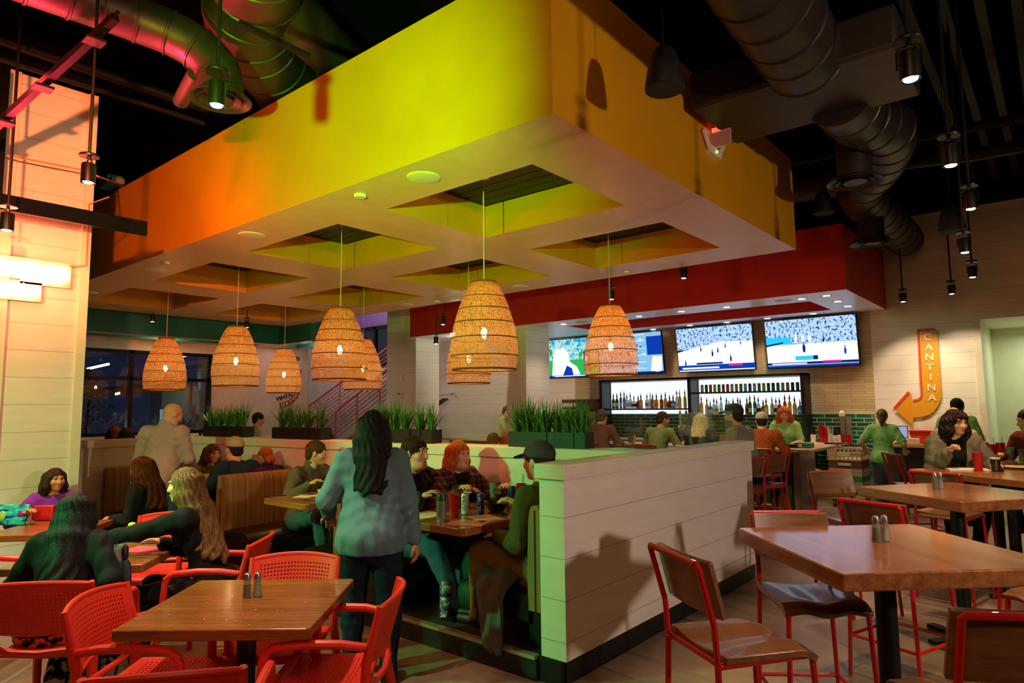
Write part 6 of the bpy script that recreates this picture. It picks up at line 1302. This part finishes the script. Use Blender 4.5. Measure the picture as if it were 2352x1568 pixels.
person('red-haired woman with low bun in purple top seated by the planter wall', (-7.05, 4.10), 100, seat=SEAT, z0=.14, h=1.50, girth=1.05, fem=True, shirt=(C('purple_top', '3a1a5a'), .6), pants=DENIM, hair=('bun', 'red'), collar=C('cream_scarf', 'd8c8a0'), lean=6, hpitch=10, vox=.01)
person('man with short brown hair in grey-brown half-zip sweater in the booth', (-6.16, 3.98), -84, seat=SEAT, z0=.14, h=1.70, skin='fair', shirt=(C('taupe_sweater', '5f554a'), .97), pants=C('denim_teal', '24404c', 'denim', '4a7076'), hair=('short', 'brown'), collar=C('cream_collar', 'd8cdb0'), lean=10, hyaw=42, hpitch=10, rh=(.22, .34, .80), lh=(-.18, .40, .80), rf=(.12, .42, 0), lf=(-.1, .5, 0), vox=.009, fine=.006)
person('stocky black-haired man in dark camouflage jacket and graphic tee in the booth', (-4.30, 3.74), -84, seat=SEAT, z0=.14, h=1.84, girth=1.32, skin='fair', shirt=(C('tee_bear', '0e0e10', 'graphic', 'b8a890'), .3), jacket=C('camo_jacket', '1c1a18', 'print', '3a342c'), pants=C('denim_jeans', '24405c', 'denim', '48688c'), hair=('mop', 'dark'), lean=6, hyaw=8, hpitch=2, rh=(.25, .40, .86), lh=(-.22, .42, .86), rf=(.16, .66, 0), lf=(-.14, .5, 0), vox=.009, fine=.006)
person('red-haired woman in maroon plaid shirt over graphic tee in the booth', (-4.22, 4.22), -90, seat=SEAT, z0=.14, h=1.74, girth=1.48, fem=True, skin='pink', shirt=(C('tee_dark', '10121c', 'graphic', 'a8a088'), .3), jacket=C('plaid_maroon', '30141c', 'plaid', '7a4048'), pants=DENIM, hair=('long', 'red'), hairlen=.20, lean=4, hyaw=-2, hpitch=4, rh=(.24, .36, .84), lh=(-.22, .38, .84), vox=.009, fine=.006)
person('man in dark cap and olive sweater half hidden by the white half wall', (-2.83, 3.72), 92, seat=SEAT, z0=.14, h=1.84, girth=1.12, skin='fair', shirt=(C('olive_pullover', '4a4a22'), .97), pants=C('khaki', '7a5c2c'), hair=('short', 'dark'), cap=('2a2c30', 1), lean=0, hpitch=4, lh=(-.16, .28, .66), rh=(.22, .4, .82), lf=(-.13, .50, 0), rf=(.13, .5, 0), vox=.009, fine=.007)
# ---- bar side
BSH = .755
person('man with cropped greying hair in brown shirt at the bar, back turned', (-5.98, 9.35), 8, seat=BSH, h=1.72, girth=1.2, shirt=(C('brown_shirt', '6a4038', 'speck', '8a6058'), .9), pants=DENIM, hair=('short', 'grey'), lean=16, lh=(-.25, .42, 1.06), rh=(.25, .42, 1.06), lf=(-.1, .3, .27), rf=(.1, .3, .27), vox=.012)
person('dark-haired man in olive shirt at the bar, head turned right', (-4.92, 9.34), -6, seat=BSH, h=1.66, girth=1.1, skin='tan', shirt=(C('olive_shirt', '6a6a3a'), .5), pants=DENIM, hair=('short', 'dark'), lean=18, hyaw=-30, lh=(-.25, .42, 1.06), rh=(.27, .4, 1.1), lf=(-.1, .3, .27), rf=(.1, .3, .27), vox=.012)
person('blonde woman in dark jacket at the bar, back turned', (-4.22, 9.36), 4, seat=BSH, h=1.60, fem=True, shirt=(C('slate_jacket', '2a3436'), .95), pants=DENIMD, hair=('long', 'blonde'), hairlen=.12, lean=12, lh=(-.2, .42, 1.06), rh=(.2, .42, 1.06), lf=(-.1, .3, .27), rf=(.1, .3, .27), vox=.012)
person('bearded man in dark cap and pale spotted shirt at the tall dark table', (-3.0, 8.18), 84, seat=BSH, h=1.86, girth=1.05, skin='tan', shirt=(C('spotted_shirt', '8a8272', 'speck', '2a2a2a'), .6), pants=DENIMD, hair=('short', 'dark'), cap=('1a222c', 1), beard='dark', lean=16, hpitch=4, lh=(-.2, .4, 1.08), rh=(.2, .42, 1.08), lf=(-.1, .3, .27), rf=(.1, .3, .27), vox=.011)
person('man in orange quilted jacket and pale cap at the bar, back turned', (-3.28, 9.30), 10, seat=BSH, h=1.64, girth=1.22, shirt=(C('orange_quilt', 'a84a1c', 'quilt', '6a2c10'), .96), pants=DENIMD, hair=('short', 'dark'), cap=('b8ac94', 1), lean=20, hyaw=10, lh=(-.22, .42, 1.06), rh=(.24, .42, 1.06), lf=(-.1, .3, .27), rf=(.1, .3, .27), vox=.011)
GREEN = C('staff_green', '9dbb78')
person('bartender with long wavy auburn hair in green tee looking down behind the bar', (-3.52, 11.15), 196, 'stand', h=1.66, fem=True, skin='fair', shirt=(GREEN, .42), pants=BLKC, hair=('wavy', 'red'), hairlen=.20, lean=8, hpitch=24, lh=(-.14, .34, 1.08), rh=(.2, .30, 1.06), vox=.010, fine=.008)
person('server in green tee and jeans with light ponytail, back turned', (-2.16, 11.35), 4, 'stand', h=1.60, fem=True, skin='fair', shirt=(C('staff_green_print', '84b070'), .42), pants=DENIML, hair=('pony', 'light'), hairlen=.2, lean=8, hpitch=16, lh=(-.27, .16, .98), rh=(.27, .18, .98), vox=.010)
person('dark-skinned server in green tee leaning over the service counter', (-1.28, 11.85), -8, 'stand', h=1.76, skin='brown', shirt=(GREEN, .42), pants=BLKC, hair=('short', 'black'), lean=14, hpitch=14, lh=(-.30, .42, 1.04), rh=(.22, .36, 1.06), vox=.011)
person('woman with dark curly hair in grey coat eating at the crowded tall table', (-.90, 8.0), 198, seat=BSH, h=1.68, girth=1.15, fem=True, skin='fair', shirt=(BLKC, .95), jacket=C('grey_coat', '6a6052'), pants=BLKC, hair=('curly', 'dark'), hairlen=.22, lean=12, hyaw=26, hpitch=6, rh=(.10, .34, 1.22), lh=(-.25, .38, 1.10), lf=(-.1, .3, .27), rf=(.1, .3, .27), curl=.9, vox=.009, fine=.007)
person('man with short dark hair in dark red shirt at the right edge', (-.22, 9.38), 150, seat=BSH, h=1.68, girth=1.1, skin='pink', shirt=(C('maroon_shirt', '6a2020'), .9), pants=DENIM, hair=('short', 'dark'), lean=12, hyaw=-36, hpitch=12, rh=(.2, .36, 1.10), lh=(-.2, .36, 1.12), lf=(-.1, .3, .27), rf=(.1, .3, .27), vox=.010, fine=.008)
person('woman with swept back fair hair behind the curly-haired woman', (-1.06, 9.75), 185, seat=BSH, h=1.70, fem=True, skin='pink', shirt=(C('pale_top', 'b8b0a4'), .6), pants=DENIM, hair=('pony', 'blonde'), lean=6, vox=.013, legs=True, lf=(-.1, .3, .27), rf=(.1, .3, .27))
# ---- far room
person('young man with curly brown hair in pale green tee working at the host stand', (-9.55, 11.05), -62, 'stand', h=1.70, girth=.92, skin='fair', shirt=(C('pale_green_tee', 'a0b070'), .42), pants=BLKC, hair=('mop', 'brown'), lean=8, hpitch=22, lh=(-.16, .42, 1.08), rh=(.2, .42, 1.06), vox=.011)
b = MB(); b.box(-9.3, 11.0, 0, -8.85, 11.9, 1.0); b.out('host_stand', mat('host_white', 'd8d0c0', .5), label='white host stand in front of the young man in pale green', cat='host stand', bevel=.01)
def back(px, top, zt, face, label, hair, shirt, fem=False, skin='fair', h=1.68):
    p = OZ(px, top, zt); return person(label, (p.x, p.y), face, seat=zt-.86*h/1.72, z0=.14 if p.y < 6.6 and p.x > -9.3 else 0, h=h, fem=fem, skin=skin, shirt=(shirt, .9), pants=DENIM, hair=hair, hairlen=.15, vox=.013)
back(578, 950, 1.60, -20, 'dark-haired person beyond the glass, between the two left planters', ('short', 'black'), C('pale_shirt', '8a9484'))
back(458, 983, 1.32, -60, 'dark-haired head just above the planter wall beside the bald man', ('short', 'black'), BLKC)
back(260, 981, 1.42, 60, 'brown-haired head above the left half wall below the window', ('long', 'brown'), BLKC, True)
back(288, 985, 1.41, 60, 'dark-haired head next to the brown one below the window', ('long', 'dark'), BLKC, True)
back(1129, 998, 1.32, 30, 'light-haired head above the planter wall behind the red-haired woman', ('short', 'light'), C('pale_shirt', '8a9484'))
back(1162, 997, 1.32, 30, 'auburn head above the planter wall beside the planter', ('long', 'red'), BLKC, True)
back(745, 995, 1.34, 30, 'dark head above the planter wall in front of the staircase', ('short', 'dark'), BLKC)
# ================================================================== light
SC.view_settings.view_transform = 'Standard'; SC.view_settings.look = 'None'; SC.view_settings.gamma = 1; SC.view_settings.use_curve_mapping = False
SC.view_settings.exposure = 1.0
SC.cycles.adaptive_threshold = .03; SC.cycles.max_bounces = 6; SC.cycles.diffuse_bounces = 4; SC.cycles.glossy_bounces = 3; SC.cycles.transparent_max_bounces = 14; SC.cycles.transmission_bounces = 4
SC.cycles.sample_clamp_indirect = 3; SC.cycles.sample_clamp_direct = 12; SC.cycles.caustics_reflective = False; SC.cycles.caustics_refractive = False; SC.cycles.use_denoising = True
wd = bpy.data.worlds.new('World'); SC.world = wd; wd.use_nodes = True
wd.node_tree.nodes['Background'].inputs[0].default_value = (*hexc('28324a'), 1); wd.node_tree.nodes['Background'].inputs[1].default_value = .4
# colour washes from unseen sources outside the view, no heads modelled
light('wash_green', 'SPOT', (-5.2, -.6, 2.6), 330, (.07, 1, .26), (-4.37, 3.31, 1.0), 52, .45, .06)
light('wash_green_tables', 'SPOT', (-6.0, .5, 3.4), 42, (.08, 1, .22), (-4.7, 1.6, .8), 64, .6, .06)
light('fill_green_block', 'SPOT', (-4.0, -1.2, 3.0), 240, (.55, 1, .25), (-7.3, 1.5, 1.9), 50, .8, .1)  # added fill, offsets the red cast on the white wall block
light('wash_red', 'SPOT', (-5.8, 1.0, 4.3), 45, (1, .05, .05), (-5.9, 3.4, .4), 100, .6, .05)
light('wash_red_booth', 'SPOT', (-4.6, -.5, 2.9), 95, (1, .16, .08), (-5.3, 3.7, 1.0), 44, .7, .06)
light('wash_green_canopy', 'SPOT', (-1.9, -.04, 2.4), 860, (.30, 1, .0), (-4.4, 3.35, 4.08), 54, 1.0, .05)
light('wash_red_canopy', 'SPOT', (-1.9, .02, 3.3), 1300, (1, .20, .06), (-9.4, 3.35, 4.1), 34, .95, .05)
light('wash_red_ducts', 'SPOT', (-6.3, 1.0, 3.2), 850, (1, .03, .08), (-5.1, 2.0, 5.1), 54, .6, .05)
light('neon_glow', 'POINT', (-7.12, 1.72, 2.93), 14, (1, .07, .05), rad=.12)
# room lights and added fills
light('room_right', 'SPOT', (4.2, 3.0, 2.5), 270, 'ffe2cc', (-2.43, 5.0, 2.3), 70, .5, .12)
light('fill_behind', 'AREA', (.5, -1.8, 4.6), 38, 'ffb878', (-1.5, 3, 1), rad=2.0)  # added warm fill behind the camera, no fixture
for i, (p, lab) in enumerate(SP):
    if i in (0, 1, 2): light('spot_light', 'SPOT', (p[0], p[1], p[2]-.02), 120, 'ffe6c8', (p[0], p[1]+.05, 0), 60, .5, .03)
    elif i in (9, 10, 11, 12, 13): light('spot_light', 'SPOT', (p[0], p[1], p[2]-.02), 95, 'ffd0a0', (p[0]-.15, p[1]+.05, 0), 62, .6, .03)
    elif i in (14, 15): light('spot_light', 'SPOT', (p[0], p[1], p[2]-.02), 50, 'ffdcb0', (p[0]+.02, 13.0, 1.6), 75, .6, .03)
    elif i == 6: light('spot_light', 'SPOT', (p[0], p[1], p[2]-.02), 120, 'ffdcb0', (-10.6, 13.0, 1.7), 70, .6, .03)
    else: light('spot_light', 'SPOT', (p[0], p[1], p[2]-.02), 60, 'ffe6c8', (p[0], p[1]+.1, 0), 70, .5, .03)
for x, y in ((-7.55, 10.66), (-5.87, 10.68), (-4.23, 10.69), (-3.02, 10.66), (-2.67, 11.7), (-4.23, 12.55), (-3.39, 12.5), (-5.4, 12.55), (-6.69, 12.6)): light('down_light', 'SPOT', (x, y, 3.29), 32, 'ffdcb4', (x, y, 0), 110, .8, .04)
light('passage_light', 'AREA', (.1, 14.2, 2.9), 13, 'f0ffd8', (.1, 14.2, 0), rad=.8)
light('stair_fill', 'POINT', (-14.0, 9.0, 3.42), 18, 'ffd0dc', rad=.3)  # added pinkish fill for the stair side, set under an invented disc
light('window_side_fill', 'POINT', (-14.75, 6.2, 3.42), 14, 'ffe8c0', rad=.2)  # added fill for the window wall, set under an invented disc
light('stair_hall_fill', 'POINT', (-16.5, 11.3, 5.2), 130, 'ffe6d8', rad=.3)  # added fill over the stairs, hidden behind the canopy, no fixture
light('host_fill', 'POINT', (-10.6, 10.8, 3.27), 9, 'fff0d8', rad=.2)  # added fill for the host area, set under its added disc
light('street_light', 'POINT', (-19, 3.5, 1.0), 60, 'ffd8a0', rad=.2)
light('street_light', 'POINT', (-18, 8, 4.5), 12, 'c0c8e8', rad=.3)
